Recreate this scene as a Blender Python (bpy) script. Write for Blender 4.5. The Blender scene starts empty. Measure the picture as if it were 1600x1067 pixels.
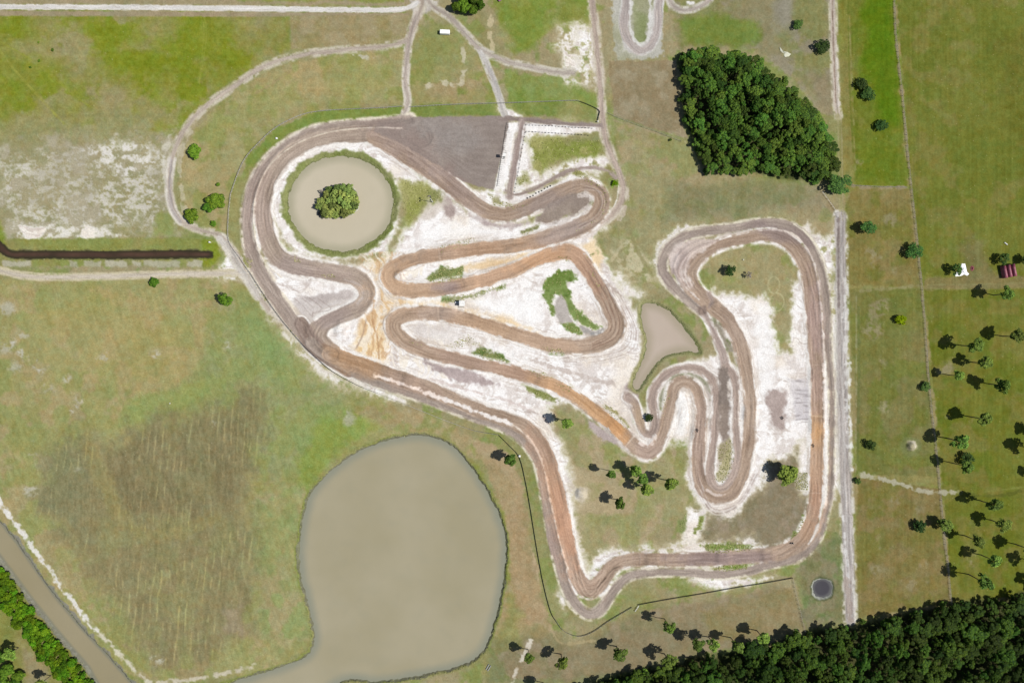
import bpy, bmesh, math, random
import numpy as np
from mathutils import Vector, Matrix

# ------------------------------------------------------------------ camera, sky, sun, exposure
scene = bpy.context.scene
COL = scene.collection
MPP = 0.375                      # metres of ground per unit of the site plan
CAM_H = 400.0
cam_d = bpy.data.cameras.new("camera")
cam_d.sensor_width = 36.0
cam_d.sensor_fit = 'HORIZONTAL'
cam_d.lens = 24.0
cam_d.clip_start = 1.0
cam_d.clip_end = 20000.0
cam = bpy.data.objects.new("camera", cam_d)
COL.objects.link(cam)
cam.location = (0.0, 0.0, CAM_H)
scene.camera = cam

SUN_EL = math.radians(52.0)
SDX, SDY = 0.982, -0.19          # horizontal direction towards the sun (world x, y)
world = bpy.data.worlds.new("World")
scene.world = world
world.use_nodes = True
wn = world.node_tree.nodes
sky = wn.new("ShaderNodeTexSky")
sky.sky_type = 'NISHITA'
sky.sun_disc = False
sky.sun_elevation = SUN_EL
sky.sun_rotation = math.atan2(SDX, SDY)
wn["Background"].inputs[1].default_value = 0.065
world.node_tree.links.new(sky.outputs[0], wn["Background"].inputs[0])

sun_d = bpy.data.lights.new("sun", 'SUN')
sun_d.energy = 4.9
sun_d.angle = math.radians(0.53)
sun_d.color = (1.0, 0.96, 0.90)
sun = bpy.data.objects.new("sun", sun_d)
COL.objects.link(sun)
hl = math.hypot(SDX, SDY)
sdir = Vector((SDX / hl * math.cos(SUN_EL), SDY / hl * math.cos(SUN_EL), math.sin(SUN_EL)))
sun.rotation_euler = sdir.to_track_quat('Z', 'Y').to_euler()
sun.location = (200, 0, 300)

scene.view_settings.view_transform = 'Standard'
scene.view_settings.look = 'None'
scene.view_settings.exposure = 0.38
scene.view_settings.gamma = 1.0
scene.view_settings.use_curve_mapping = False
scene.cycles.max_bounces = 6
scene.cycles.diffuse_bounces = 3
scene.cycles.transparent_max_bounces = 6

K = np.array([1.78, 1.77, 1.79], np.float32)  # sunlit value of a unit-albedo surface; converts seen colours to albedos
R = random.Random(7)
NPR = np.random.RandomState(11)

def wx(px): return (px - 800.0) * MPP
def wy(py): return (533.5 - py) * MPP

def lin(c):
    c = np.asarray(c, dtype=np.float32) / 255.0
    return np.where(c <= 0.04045, c / 12.92, ((np.maximum(c, 0) + 0.055) / 1.055) ** 2.4)

def alb(r, g, b):
    v = lin((r, g, b)) / K
    return (float(v[0]), float(v[1]), float(v[2]), 1.0)

# ------------------------------------------------------------------ site grid
def axis(lo, hi, step, far):
    mid = np.arange(lo, hi + step * 0.5, step)
    g = []
    d = step
    p = 0.0
    while p < far:
        d *= 1.32
        p += d
        g.append(p)
    g = np.array(g)
    return np.concatenate([(lo - g)[::-1], mid, mid[-1] + g]).astype(np.float32)

XS = axis(-50, 1650, 1.15, 7000)
YS = axis(-50, 1117, 1.15, 7000)
NX, NY = len(XS), len(YS)
PX, PY = np.meshgrid(XS, YS)
C = np.zeros((NY, NX, 3), np.float32)
H = np.zeros((NY, NX), np.float32)
LAB = np.zeros((NY, NX), np.uint8)

TAB = NPR.rand(256, 256).astype(np.float32)

def vn(x, y, seed=0):
    xi = np.floor(x); yi = np.floor(y)
    fx = (x - xi).astype(np.float32); fy = (y - yi).astype(np.float32)
    fx = fx * fx * (3 - 2 * fx); fy = fy * fy * (3 - 2 * fy)
    a = (xi.astype(np.int64) + seed * 57); b = (yi.astype(np.int64) + seed * 91)
    a0 = a & 255; a1 = (a + 1) & 255; b0 = b & 255; b1 = (b + 1) & 255
    t0 = TAB[b0, a0]; t0 = t0 + (TAB[b0, a1] - t0) * fx
    t1 = TAB[b1, a0]; t1 = t1 + (TAB[b1, a1] - t1) * fx
    return t0 + (t1 - t0) * fy

def fbm(x, y, octv=4, seed=0, gain=0.5, stretch=1.9):
    out = 0.0; a = 1.0; tot = 0.0
    for o in range(octv):
        f = 2.03 ** o
        out = out + a * vn(x * f, y * f, seed + o * 3)
        tot += a
        a *= gain
    out = out / tot
    return np.clip((out - 0.5) * stretch + 0.5, 0, 1)

def ss(a, b, x):
    t = np.clip((x - a) / (b - a), 0, 1)
    return t * t * (3 - 2 * t)

NL = fbm(PX / 110, PY / 110, 4, 1)
NL2 = fbm(PX / 60, PY / 60, 4, 9)
NM = fbm(PX / 24, PY / 24, 4, 17)
NM2 = fbm(PX / 15, PY / 15, 4, 31)
NH = fbm(PX / 6.5, PY / 6.5, 3, 23, 0.6)
NH2 = fbm(PX / 4.2, PY / 4.2, 3, 41, 0.65)
NF = NPR.rand(NY, NX).astype(np.float32)
NF2 = fbm(PX / 2.4, PY / 2.4, 2, 3, 0.7)
WXN = (fbm(PX / 30, PY / 30, 3, 61) - 0.5)
WYN = (fbm(PX / 30, PY / 30, 3, 67) - 0.5)

def arr(*c): return np.array(c, np.float32)

def box(x0, x1, y0, y1):
    i0 = max(0, int(np.searchsorted(XS, x0)) - 1); i1 = min(NX, int(np.searchsorted(XS, x1)) + 1)
    j0 = max(0, int(np.searchsorted(YS, y0)) - 1); j1 = min(NY, int(np.searchsorted(YS, y1)) + 1)
    return (slice(j0, j1), slice(i0, i1))

def blend(sl, m, col):
    c = C[sl]
    c += (col - c) * m[..., None]

def smooth(pts, closed=False, n=6):
    p = [np.array(q, float) for q in pts]
    L = len(p); out = []
    rng = range(L) if closed else range(L - 1)
    for i in rng:
        if closed:
            a, b, c, d = p[(i - 1) % L], p[i], p[(i + 1) % L], p[(i + 2) % L]
        else:
            b, c = p[i], p[i + 1]
            a = p[i - 1] if i else 2 * b - c
            d = p[i + 2] if i + 2 < L else 2 * c - b
        for k in range(n):
            t = k / n
            out.append(0.5 * (2 * b + (c - a) * t + (2 * a - 5 * b + 4 * c - d) * t * t + (-a + 3 * b - 3 * c + d) * t ** 3))
    if not closed: out.append(p[-1])
    return np.array(out)

def seg_field(pts, pad, closed=False):
    """distance, arc position, signed side and width along a polyline, on the part of the grid near it"""
    q = np.asarray(pts, float)
    sl = box(q[:, 0].min() - pad, q[:, 0].max() + pad, q[:, 1].min() - pad, q[:, 1].max() + pad)
    X, Y = PX[sl], PY[sl]
    oj, oi = sl[0].start, sl[1].start
    D = np.full(X.shape, 1e6, np.float32); S = np.zeros_like(D); LT = np.zeros_like(D); WD = np.zeros_like(D)
    s = 0.0
    n = len(q)
    for k in range(n if closed else n - 1):
        a, b = q[k], q[(k + 1) % n]
        dx, dy = b[0] - a[0], b[1] - a[1]
        ln = math.hypot(dx, dy)
        if ln < 1e-6: continue
        s2 = box(min(a[0], b[0]) - pad, max(a[0], b[0]) + pad, min(a[1], b[1]) - pad, max(a[1], b[1]) + pad)
        s3 = (slice(max(s2[0].start - oj, 0), s2[0].stop - oj), slice(max(s2[1].start - oi, 0), s2[1].stop - oi))
        x, y = X[s3], Y[s3]
        t = np.clip(((x - a[0]) * dx + (y - a[1]) * dy) / (ln * ln), 0, 1)
        ex, ey = x - a[0] - t * dx, y - a[1] - t * dy
        d = np.sqrt(ex * ex + ey * ey)
        m = d < D[s3]
        D[s3][m] = d[m]
        S[s3][m] = (s + t * ln)[m]
        LT[s3][m] = (np.sign(dx * ey - dy * ex) * d)[m]
        if q.shape[1] > 2:
            WD[s3][m] = (a[2] + t * (b[2] - a[2]))[m]
        s += ln
    return sl, D, S, LT, WD

def poly_field(pts, pad=14):
    """signed distance, positive inside"""
    q = np.asarray(pts, float)
    sl, D, *_ = seg_field(q, pad, True)
    X, Y = PX[sl], PY[sl]
    ins = np.zeros(X.shape, bool)
    n = len(q)
    for k in range(n):
        x0, y0 = q[k][:2]; x1, y1 = q[(k + 1) % n][:2]
        if y0 == y1: continue
        c = ((y0 > Y) != (y1 > Y))
        ins ^= c & (X < (x1 - x0) * (Y - y0) / (y1 - y0) + x0)
    return sl, np.where(ins, D, -D)

def P(pts, cols, f=3.0, w1=0.0, w2=3.0, den=2.0, op=1.0, sm=False, lab=None, n1=None, tex=10, fine=False):
    """paint one patch of ground cover with an irregular edge, mixed from up to three tones"""
    if sm: pts = smooth(pts, True)
    sl, sd = poly_field(pts, 16 + w1 + w2)
    e = sd + (NM[sl] - .5) * 2 * w1 + (NH[sl] - .5) * 2 * w2
    m = ss(-f, f, e)
    if den < 1.2:
        m = m * (ss(-.2, .2, den - .25 * NM[sl] - .35 * fbm(PX[sl] / 13, PY[sl] / 6, 3, 151) - .4 * NH2[sl]) if fine else ss(-.13, .13, den - 0.55 * NM2[sl] - 0.45 * NH[sl]))
    c = tone(sl, cols, n1, tex)
    blend(sl, m * op, c)
    if lab is not None: LAB[sl][m > .5] = lab
    return sl, m

def tone(sl, cols, n1=None, tex=10):
    a = arr(*cols[0])
    n = (NL2[sl] if n1 is None else n1)[..., None]
    c = np.broadcast_to(a, n.shape[:2] + (3,)).copy()
    if len(cols) > 1: c += (arr(*cols[1]) - c) * ss(.25, .75, n)
    if len(cols) > 2: c += (arr(*cols[2]) - c) * ss(.45, .8, NM[sl])[..., None]
    g = (NH2[sl] - .5) * 1.3 + (NF[sl] - .5) * 0.7 + (NM2[sl] - .5) * .8
    c += (g * tex)[..., None]
    return c

# ------------------------------------------------------------------ pastures and fields
FULL = (slice(0, NY), slice(0, NX))
C[:] = tone(FULL, [(138, 142, 82), (154, 148, 104), (128, 142, 70)], NL, 9)

GOL = [(140, 140, 74), (121, 135, 34), (143, 143, 86)]
P([(-60, 24), (450, 26), (453, 78), (400, 103), (340, 143), (298, 180), (272, 215), (258, 240), (-60, 240)], [(126, 137, 45), (143, 144, 82), (120, 137, 30)], 3, 0, 2)
P([(-60, 215), (30, 190), (150, 170), (260, 165), (262, 262), (-60, 262)], [(150, 150, 104), (138, 142, 84)], 22, 26, 5, op=.8)
for (x, y, r) in [(30, 30, 30), (140, 32, 26), (210, 110, 45), (270, 90, 55), (330, 60, 40), (345, 95, 32), (20, 150, 35), (60, 55, 30), (265, 130, 45), (190, 70, 30)]:
    P([(x + r * math.cos(a), y + .8 * r * math.sin(a)) for a in np.arange(0, 6.28, .6)], [(116, 134, 22)], 16, 16, 5, op=.55)
for (x, y, r) in [(100, 72, 30), (130, 110, 26), (55, 75, 16), (245, 40, 22), (400, 45, 35), (180, 150, 30), (70, 40, 18)]:
    P([(x + r * math.cos(a), y + .8 * r * math.sin(a)) for a in np.arange(0, 6.28, .6)], [(152, 146, 100)], 16, 16, 5, op=.5)
P([(-60, 17), (640, 21), (640, 27), (-60, 25)], [(158, 146, 112), (150, 143, 108)], 1.2, 0, 1)
P([(-60, -60), (640, -60), (640, 9), (-60, 7)], [(158, 148, 112), (146, 140, 96)], 2, 3, 2)
P([(370, -60), (640, -60), (630, 3), (370, 2)], [(124, 140, 52)], 3, 3, 2, op=.8)
P([(453, 25), (640, 24), (633, 62), (600, 68), (540, 72), (455, 78)], [(150, 142, 92), (143, 140, 82), (156, 148, 104)], 1.2, 0, 1)
P([(412, 28), (452, 28), (452, 74), (400, 100)], [(122, 136, 46), (134, 138, 66)], 6, 4, 3, op=.7)
# around the west bend
P([(635, 76), (540, 86), (480, 93), (430, 104), (370, 140), (310, 195), (285, 235), (280, 300), (290, 340), (355, 365), (357, 310), (385, 245), (430, 197), (500, 172), (632, 162)], [(152, 152, 92), (160, 152, 96), (138, 146, 74)], 3, 3, 2)
P([(430, 118), (560, 95), (620, 100), (600, 150), (480, 160), (380, 200), (330, 210)], [(146, 152, 78), (164, 156, 92)], 14, 12, 4, op=.5)
P([(640, 100), (760, 100), (778, 165), (640, 165)], [(146, 146, 84), (160, 150, 100), (130, 142, 66)], 8, 4, 2)
P([(655, 40), (720, 30), (755, 100), (725, 130), (655, 130)], [(132, 142, 70), (146, 148, 88)], 6, 6, 3, op=.8)
P([(770, -20), (925, -20), (930, 85), (870, 45), (800, 90), (775, 60)], [(124, 140, 54), (146, 148, 88), (116, 138, 46)], 8, 6, 3)
P([(786, 108), (890, 118), (935, 150), (930, 190), (850, 183), (792, 165)], [(116, 140, 52), (132, 148, 74)], 4, 4, 3)
P([(640, 165), (780, 160), (898, 161), (934, 172), (932, 190), (850, 182), (640, 182)], [(116, 136, 56), (140, 146, 80)], 3, 2, 2)
P([(357, 370), (360, 310), (388, 246), (432, 200), (502, 174), (628, 166), (628, 184), (560, 190), (490, 192), (440, 215), (398, 256), (380, 300), (374, 350), (380, 388)], [(118, 140, 54), (142, 146, 82)], 2.5, 2, 2)
# sandy paddock
P([(-60, 225), (100, 215), (268, 212), (264, 270), (264, 330), (272, 366), (25, 372), (-60, 372)], [(156, 152, 112), (146, 146, 98), (170, 164, 136)], 18, 14, 6)
P([(-20, 240), (262, 222), (262, 360), (20, 364)], [(204, 199, 186), (220, 215, 208)], 16, 14, 6, den=.40, fine=True, op=.85)
P([(10, 270), (120, 240), (258, 230), (258, 340), (100, 345), (20, 320)], [(186, 181, 164), (206, 201, 190)], 20, 18, 6, den=.36, op=.8, fine=True)
P([(138, 222), (180, 212), (240, 220), (256, 255), (200, 280), (150, 265)], [(228, 224, 217)], 12, 14, 6, den=.44, fine=True)
P([(22, 355), (90, 353), (165, 356), (200, 370), (30, 374)], [(228, 224, 214)], 3, 3, 3, den=.6, fine=True)
P([(32, 355), (70, 357), (62, 370), (60, 392), (42, 392), (38, 370)], [(243, 240, 236)], 2, 3, 2, den=.85)
P([(132, 352), (150, 360), (146, 392), (133, 392), (128, 365)], [(240, 236, 228)], 2, 3, 2, den=.8)
P([(-60, 374), (272, 372), (330, 376), (345, 400), (340, 415), (-60, 418)], [(138, 142, 76), (130, 142, 64)], 2, 1, 2)
P([(245, 330), (268, 335), (270, 366), (240, 368)], [(128, 146, 66)], 6, 6, 3, op=.8)
P([(318, 376), (338, 380), (345, 400), (330, 416), (312, 412)], [(122, 142, 30)], 4, 2, 2, op=.9)
P([(-60, 330), (0, 345), (8, 380), (-60, 400)], [(122, 144, 40)], 5, 2, 2, op=.9)
for x0, x1 in [(4, 48), (108, 121), (131, 158), (165, 200), (206, 222), (224, 281), (292, 315)]:
    P([(x0, 407), (x1, 408), (x1, 418), (x0, 416)], [(186, 182, 164), (172, 170, 146)], 2, 1, 2, op=.85)
# west meadow
MEAD = [(-60, 436), (360, 434), (398, 452), (430, 505), (480, 560), (540, 605), (590, 640), (650, 668), (600, 690), (540, 715), (500, 750), (474, 790), (464, 840), (466, 900), (480, 970), (484, 1010), (440, 1038), (380, 1056), (240, 1064), (190, 1048), (130, 980), (60, 890), (-60, 750)]
P(MEAD, [(150, 152, 88), (140, 148, 78), (158, 152, 96)], 3, 2, 2)
P([(380, 460), (430, 515), (480, 570), (540, 620), (560, 660), (500, 720), (460, 750), (380, 720), (330, 640), (300, 600), (330, 520)], [(128, 152, 82), (136, 150, 80), (138, 150, 90)], 26, 20, 5, op=.85)
P([(400, 470), (450, 535), (440, 590), (400, 560), (380, 500)], [(124, 156, 88)], 24, 12, 5, op=.5)
P([(500, 650), (560, 640), (600, 665), (520, 715), (480, 760), (460, 750)], [(128, 152, 58)], 12, 8, 4, op=.8)
P([(540, 605), (650, 640), (740, 680), (770, 720), (740, 720), (700, 695), (650, 680), (600, 670), (548, 640)], [(152, 146, 92), (162, 152, 102), (140, 146, 78)], 5, 5, 3)
P([(130, 500), (230, 470), (310, 520), (300, 590), (220, 610), (130, 570)], [(162, 154, 88)], 26, 24, 6, op=.55)
P([(60, 470), (180, 460), (180, 500), (60, 520)], [(160, 156, 86)], 20, 18, 6, op=.6)
P([(380, 770), (460, 760), (468, 870), (480, 980), (440, 1030), (400, 960)], [(142, 150, 84), (158, 152, 102), (134, 154, 84)], 16, 10, 5, op=.8)
P([(300, 600), (360, 590), (300, 640), (230, 665), (180, 670), (200, 630)], [(136, 154, 76)], 10, 8, 4, op=.8)
MOW = [(128, 660), (175, 690), (215, 668), (250, 655), (330, 632), (400, 618), (412, 660), (400, 740), (392, 770), (396, 830), (400, 900), (385, 985), (330, 1035), (240, 1045), (190, 990), (160, 930), (120, 870), (60, 800), (75, 740), (100, 690)]
slm, mm = P(MOW, [(126, 121, 82), (134, 131, 84), (122, 119, 76)], 26, 14, 6, op=.66)
P([(205, 672), (270, 648), (380, 622), (384, 760), (330, 800), (200, 800), (170, 740), (180, 690)], [(116, 109, 72), (123, 117, 78)], 22, 14, 6, op=.42)
P([(70, 690), (125, 680), (135, 760), (120, 830), (60, 800)], [(122, 126, 86)], 22, 16, 6, op=.55)
P([(132, 660), (150, 690), (190, 790), (230, 830), (300, 820), (340, 795), (345, 812), (300, 838), (220, 848), (175, 810), (135, 720)], [(142, 139, 76)], 6, 5, 4, op=.6)
P([(350, 950), (382, 950), (378, 985), (350, 990)], [(160, 146, 120)], 8, 8, 4, op=.6)
rows = vn(PX[slm] / 2.3 + PY[slm] / 60 + 2 * WXN[slm], PY[slm] / 45, 4) - .5
ph = (PX[slm] - 280) * (1 - (PY[slm] - 640) * .0003) + (PY[slm] - 640) * .10 + 3 * WXN[slm]
dash = ss(.55, .95, np.cos(ph * 2 * math.pi / 10.5)) * ss(.42, .62, vn(PX[slm] / 9, PY[slm] / 14, 181)) * ss(.4, .6, vn(PX[slm] / 60, PY[slm] / 50, 183) + .1)
C[slm] += (dash * mm * 20)[..., None] * arr(1, 1, .55)
C[slm] += (rows * 13 * mm)[..., None] * arr(1, 1, .6)
sl = box(-50, 470, 440, 1060)
C[sl] += ((vn(PX[sl] / 3 - PY[sl] / 9, PY[sl] / 60, 5) - .5) * 9)[..., None] * arr(1, 1, .8)
for (x, y, r) in [(160, 562, 10), (245, 556, 5), (105, 590, 9), (72, 606, 7), (125, 625, 5), (115, 640, 5), (55, 690, 6), (48, 710, 5), (118, 735, 6), (10, 485, 10), (38, 525, 9), (5, 540, 12), (20, 575, 8), (78, 580, 4), (60, 545, 5), (140, 655, 4), (242, 1030, 6), (340, 660, 4), (382, 752, 5), (350, 540, 5), (540, 655, 10), (635, 643, 6), (50, 765, 6)]:
    P([(x + r * 1.3 * math.cos(a), y + .8 * r * math.sin(a)) for a in np.arange(0, 6.28, .7)], [(180, 178, 158), (200, 198, 186)], 5, 7, 4, den=.5, op=.75)
P([(0, 525), (60, 580), (110, 600), (90, 585), (40, 545), (0, 500)], [(198, 196, 184)], 4, 5, 3, den=.34)
# brown ground between pond and perimeter fence
P([(742, 690), (790, 705), (812, 740), (830, 830), (845, 930), (862, 985), (900, 1002), (980, 960), (1000, 955), (1240, 912), (1255, 985), (1170, 1003), (1050, 1030), (900, 1062), (800, 1062), (770, 1010), (790, 900), (785, 820), (760, 740)], [(158, 145, 98), (146, 141, 88), (166, 152, 110)], 4, 4, 3)
P([(690, 690), (745, 722), (785, 800), (795, 860), (800, 920), (790, 900), (780, 820), (755, 755), (720, 710)], [(128, 142, 58), (140, 146, 70)], 5, 3, 3)
P([(810, 740), (822, 860), (845, 960), (825, 990), (800, 930), (800, 820)], [(166, 148, 104)], 7, 6, 3, op=.7)
P([(795, 900), (815, 960), (815, 1010), (770, 1020), (785, 960)], [(132, 140, 66)], 7, 6, 3, op=.7)
P([(860, 1010), (1000, 985), (1140, 970), (1200, 985), (1100, 1010), (950, 1050), (880, 1060)], [(148, 138, 92), (158, 146, 100)], 10, 8, 4, op=.8)
P([(1095, 960), (1240, 915), (1250, 980), (1180, 995), (1120, 1000)], [(150, 142, 78), (162, 148, 92)], 8, 6, 4, op=.8)
# mid and north-east grass
P([(950, 95), (1056, 95), (1064, 190), (1075, 218), (960, 182)], [(152, 140, 100), (146, 134, 94), (158, 148, 112)], 1.5, 1, 1.5)
P([(960, 186), (1076, 220), (1098, 272), (1285, 292), (1308, 335), (1300, 400), (1250, 352), (1180, 342), (1050, 362), (1030, 400), (1035, 440), (985, 445), (955, 420), (935, 370), (975, 330)], [(150, 149, 98), (156, 148, 102), (140, 146, 84)], 3, 3, 3)
P([(1030, 290), (1120, 280), (1280, 296), (1280, 312), (1160, 330), (1030, 345)], [(132, 138, 78)], 10, 8, 4, op=.6)
P([(940, 385), (985, 375), (1010, 405), (1030, 440), (985, 445), (955, 425)], [(186, 182, 140)], 10, 10, 5, den=.55)
P([(1040, -20), (1300, -20), (1302, 180), (1280, 170), (1240, 120), (1180, 75), (1060, 75)], [(146, 144, 96), (136, 142, 76), (156, 150, 118)], 4, 4, 3)
P([(1055, 30), (1120, 20), (1185, 35), (1195, 60), (1150, 75), (1070, 70)], [(116, 140, 48)], 9, 6, 3, op=.95)
P([(1200, -20), (1250, -20), (1240, 60), (1205, 60)], [(156, 152, 132)], 14, 14, 4, op=.7)
P([(1262, 115), (1300, 120), (1300, 180), (1280, 170)], [(152, 144, 104)], 8, 4, 3)
# east paddocks
P([(1308, -60), (1392, -60), (1404, 120), (1418, 292), (1330, 292), (1326, 200)], [(112, 127, 42), (104, 126, 30), (120, 131, 52)], 3, 1, 2)
P([(1345, -60), (1390, -60), (1400, 110), (1404, 190), (1375, 200), (1350, 120)], [(98, 128, 20), (92, 126, 12)], 10, 8, 3, op=.9)
P([(1345, 225), (1412, 230), (1414, 285), (1345, 285)], [(100, 126, 24)], 12, 8, 3, op=.7)
P([(1308, -60), (1328, -60), (1332, 170), (1336, 300), (1318, 300), (1312, 200)], [(124, 134, 52), (134, 136, 70)], 3, 1, 2)
slp, mp = P([(1397, -60), (1700, -60), (1700, 440), (1440, 446), (1425, 300), (1410, 120)], [(112, 125, 44), (106, 122, 38), (121, 128, 56)], 1.5, 0, 1.5, tex=8)
P([(1330, 296), (1420, 296), (1438, 448), (1322, 446), (1318, 345)], [(126, 126, 62), (134, 130, 76), (116, 124, 52)], 2, 1, 2)
P([(1322, 450), (1440, 452), (1468, 745), (1340, 740), (1336, 600)], [(116, 126, 60), (124, 128, 72), (110, 124, 52)], 2, 1, 2)
P([(1340, 745), (1470, 765), (1487, 940), (1340, 966), (1338, 850)], [(124, 122, 64), (116, 122, 54), (132, 126, 76)], 2, 1, 2)
P([(1444, 452), (1700, 448), (1700, 930), (1488, 938), (1472, 760)], [(108, 121, 38), (100, 118, 28), (117, 124, 50)], 2, 1, 2, tex=8)
P([(1444, 432), (1700, 432), (1700, 450), (1444, 452)], [(130, 126, 80)], 3, 2, 2, op=.8)
P([(1500, 380), (1540, 370), (1548, 440), (1515, 440)], [(124, 124, 82)], 12, 10, 4, op=.7)
P([(1548, 50), (1620, 60), (1620, 230), (1575, 220)], [(100, 112, 32)], 20, 14, 4, op=.7)
for (x, y, r) in [(1372, 480, 14), (1362, 400, 12), (1400, 430, 8), (1390, 340, 7), (1365, 520, 14), (1385, 640, 8), (1375, 560, 6), (1370, 855, 10), (1370, 890, 8), (1420, 910, 9), (1450, 910, 6), (1430, 800, 7), (1398, 780, 8), (1480, 650, 10), (1520, 655, 8), (1478, 575, 8), (1440, 880, 5), (1520, 875, 6), (1345, 255, 4)]:
    P([(x + r * math.cos(a), y + r * math.sin(a)) for a in np.arange(0, 6.28, .7)], [(150, 146, 118), (162, 160, 136)], 5, 8, 4, den=.55, op=.8)
sl = box(1310, 1660, -50, 1000)
C[sl] += ((vn(PX[sl] / 2.4, PY[sl] / 70, 6) - .5) * 8)[..., None] * arr(1, 1, .7)
P([(1250, 880), (1300, 830), (1320, 840), (1326, 965), (1262, 980), (1240, 905)], [(128, 134, 78), (118, 138, 74), (140, 140, 92)], 3, 3, 3)
# south-west corner
P([(-60, 800), (0, 868), (70, 968), (162, 1075), (162, 1120), (-60, 1120)], [(126, 134, 58), (134, 136, 70)], 2, 1, 2)
P([(30, 1000), (60, 1030), (80, 1070), (40, 1070)], [(150, 142, 100)], 8, 6, 3, op=.8)
# infield lawns
P([(858, 640), (895, 640), (940, 670), (1000, 715), (1050, 705), (1075, 720), (1075, 770), (1070, 800), (1000, 850), (930, 880), (905, 860), (895, 800), (888, 740)], [(150, 150, 96), (140, 148, 80), (164, 154, 112)], 6, 5, 3)
P([(1085, 800), (1180, 770), (1195, 722), (1250, 700), (1258, 760), (1262, 810), (1240, 845), (1200, 858), (1090, 862)], [(138, 132, 90), (130, 128, 80), (150, 142, 104)], 5, 4, 3)
P([(1085, 385), (1140, 392), (1215, 380), (1252, 400), (1262, 440), (1238, 450), (1236, 545), (1210, 550), (1205, 470), (1140, 455), (1100, 450)], [(146, 148, 88), (154, 150, 98), (134, 144, 74)], 3, 3, 2)

# thatch tints the lawns; edge vignette darkening is painted into the eastern and southern plots
def tint_vignette(pts, mul, add=(0, 0, 0), f=6, w1=3, op=1.0):
    sl, sd = poly_field(pts, 30)
    m = ss(-f, f, sd + (NM[sl] - .5) * 2 * w1 + (NH[sl] - .5) * 3) * op
    blend(sl, m, C[sl] * arr(*mul) + arr(*add))
gness = ss(12, 62, np.minimum(C[..., 0], C[..., 1]) - C[..., 2])
C[..., 0] += 8 * gness; C[..., 1] += 2 * gness; C[..., 2] += 15 * gness
CH1 = fbm(PX / 9, PY / 9, 3, 101, .6) - .5
CH2 = fbm(PX / 7, PY / 7, 3, 107, .6) - .5
C[..., 0] += CH1 * 10 * gness; C[..., 1] += (CH2 * 7 + CH1 * 3) * gness; C[..., 2] += CH2 * 9 * gness
w_ = gness > .3
for lo, hi, k_, c_ in ((.9962, .9984, .45, (92, 104, 52)), (.9984, 1.0, .5, (196, 190, 158))):
    m_ = ((NF > lo) & (NF <= hi) & w_).astype(np.float32)
    blend(FULL, m_ * k_, arr(*c_))
st_ = vn(PX / 90, PY / 2.6 + 1.5 * WYN, 171) - .5
C += (st_ * 6 * gness * ((PX < 640) & (PY < 260)))[..., None]
st_ = vn(PX / 2.4 + 1.5 * WXN, PY / 80, 173) - .5
C += (st_ * 7 * gness * ((PX > 940) & (PY < 1000)))[..., None]
del CH1, CH2, gness, w_, st_
tint_vignette([(1312, -60), (1700, -60), (1700, 1000), (1340, 985), (1330, 700), (1318, 345)], (.965, .945, .87), f=4, w1=0)  # vignette towards the east edge, laid into the ground colour
tint_vignette([(1345, -60), (1392, -60), (1402, 110), (1408, 200), (1370, 210), (1350, 120)], (.92, .97, .72), f=12, w1=8)
tint_vignette([(765, 1000), (862, 990), (900, 1004), (990, 958), (1240, 912), (1258, 985), (1170, 1005), (1050, 1036), (900, 1070), (760, 1070)], (.88, .90, .93), f=10, w1=6)
tint_vignette([(960, 96), (1070, 96), (1080, 220), (960, 190)], (.97, .98, 1.0), f=6)
tint_vignette([(1040, 285), (1290, 290), (1300, 330), (1180, 335), (1040, 350)], (.93, .93, .98), f=14, w1=8)
tint_vignette([(1040, -60), (1300, -60), (1302, 180), (1240, 120), (1180, 75), (1060, 75)], (.93, .93, .95), f=8)
tint_vignette([(1085, 795), (1262, 690), (1265, 830), (1200, 860), (1090, 865)], (.98, .97, 1.05), f=6)
tint_vignette([(1250, 870), (1322, 830), (1328, 970), (1255, 985)], (.93, .92, .95), f=4)

# ------------------------------------------------------------------ white sand of the infield
SAND = [(252, 249, 248), (247, 242, 239), (253, 251, 250)]
def sand(pts, f=5, w1=6, w2=4, den=2, op=1.0, scr=.6):
    sl, sd = poly_field(pts, 30)
    m = ss(-14, 4, sd + (NM[sl] - .5) * 14 + (NH[sl] - .5) * 8) * ss(-.3, .3, .62 - .4 * NM2[sl] - .6 * NH2[sl]) * .75
    blend(sl, m, tone(sl, [(190, 180, 142), (206, 196, 168)], None, 10))
    f = f * 1.4
    sl, m = P(pts, SAND, f, w1, w2, den, op, tex=3)
    if scr:
        r = np.abs(fbm(PX[sl] / 22 + 3 * WXN[sl], PY[sl] / 15 + 3 * WYN[sl], 3, 77, .55, 1.0) - .5)
        r2 = np.abs(fbm(PX[sl] / 12 + 2 * WYN[sl], PY[sl] / 19, 3, 83, .55, 1.0) - .5)
        k = np.maximum(1 - r / .014, 0) + .8 * np.maximum(1 - r2 / .014, 0)
        k *= ss(.35, .75, NL2[sl])
        blend(sl, np.clip(k, 0, 1) * m * scr, arr(178, 163, 156))
sand([(612, 398), (640, 352), (668, 330), (705, 312), (735, 335), (770, 352), (830, 348), (900, 332), (962, 338), (930, 368), (938, 400), (950, 412), (966, 440), (990, 470), (1003, 500), (1004, 555), (985, 612), (990, 650), (1010, 690), (975, 700), (930, 650), (880, 628), (852, 636), (876, 690), (892, 740), (898, 800), (912, 860), (918, 905), (884, 880), (862, 790), (840, 700), (790, 662), (700, 632), (600, 590), (530, 560), (480, 520), (440, 475), (412, 430), (425, 405), (460, 405), (540, 415), (600, 408)])
sand([(436, 255), (470, 226), (540, 218), (600, 226), (640, 262), (705, 305), (700, 315), (650, 290), (625, 300), (622, 350), (600, 392), (540, 408), (470, 400), (436, 370), (424, 320)], 4, 4, 3)
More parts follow.
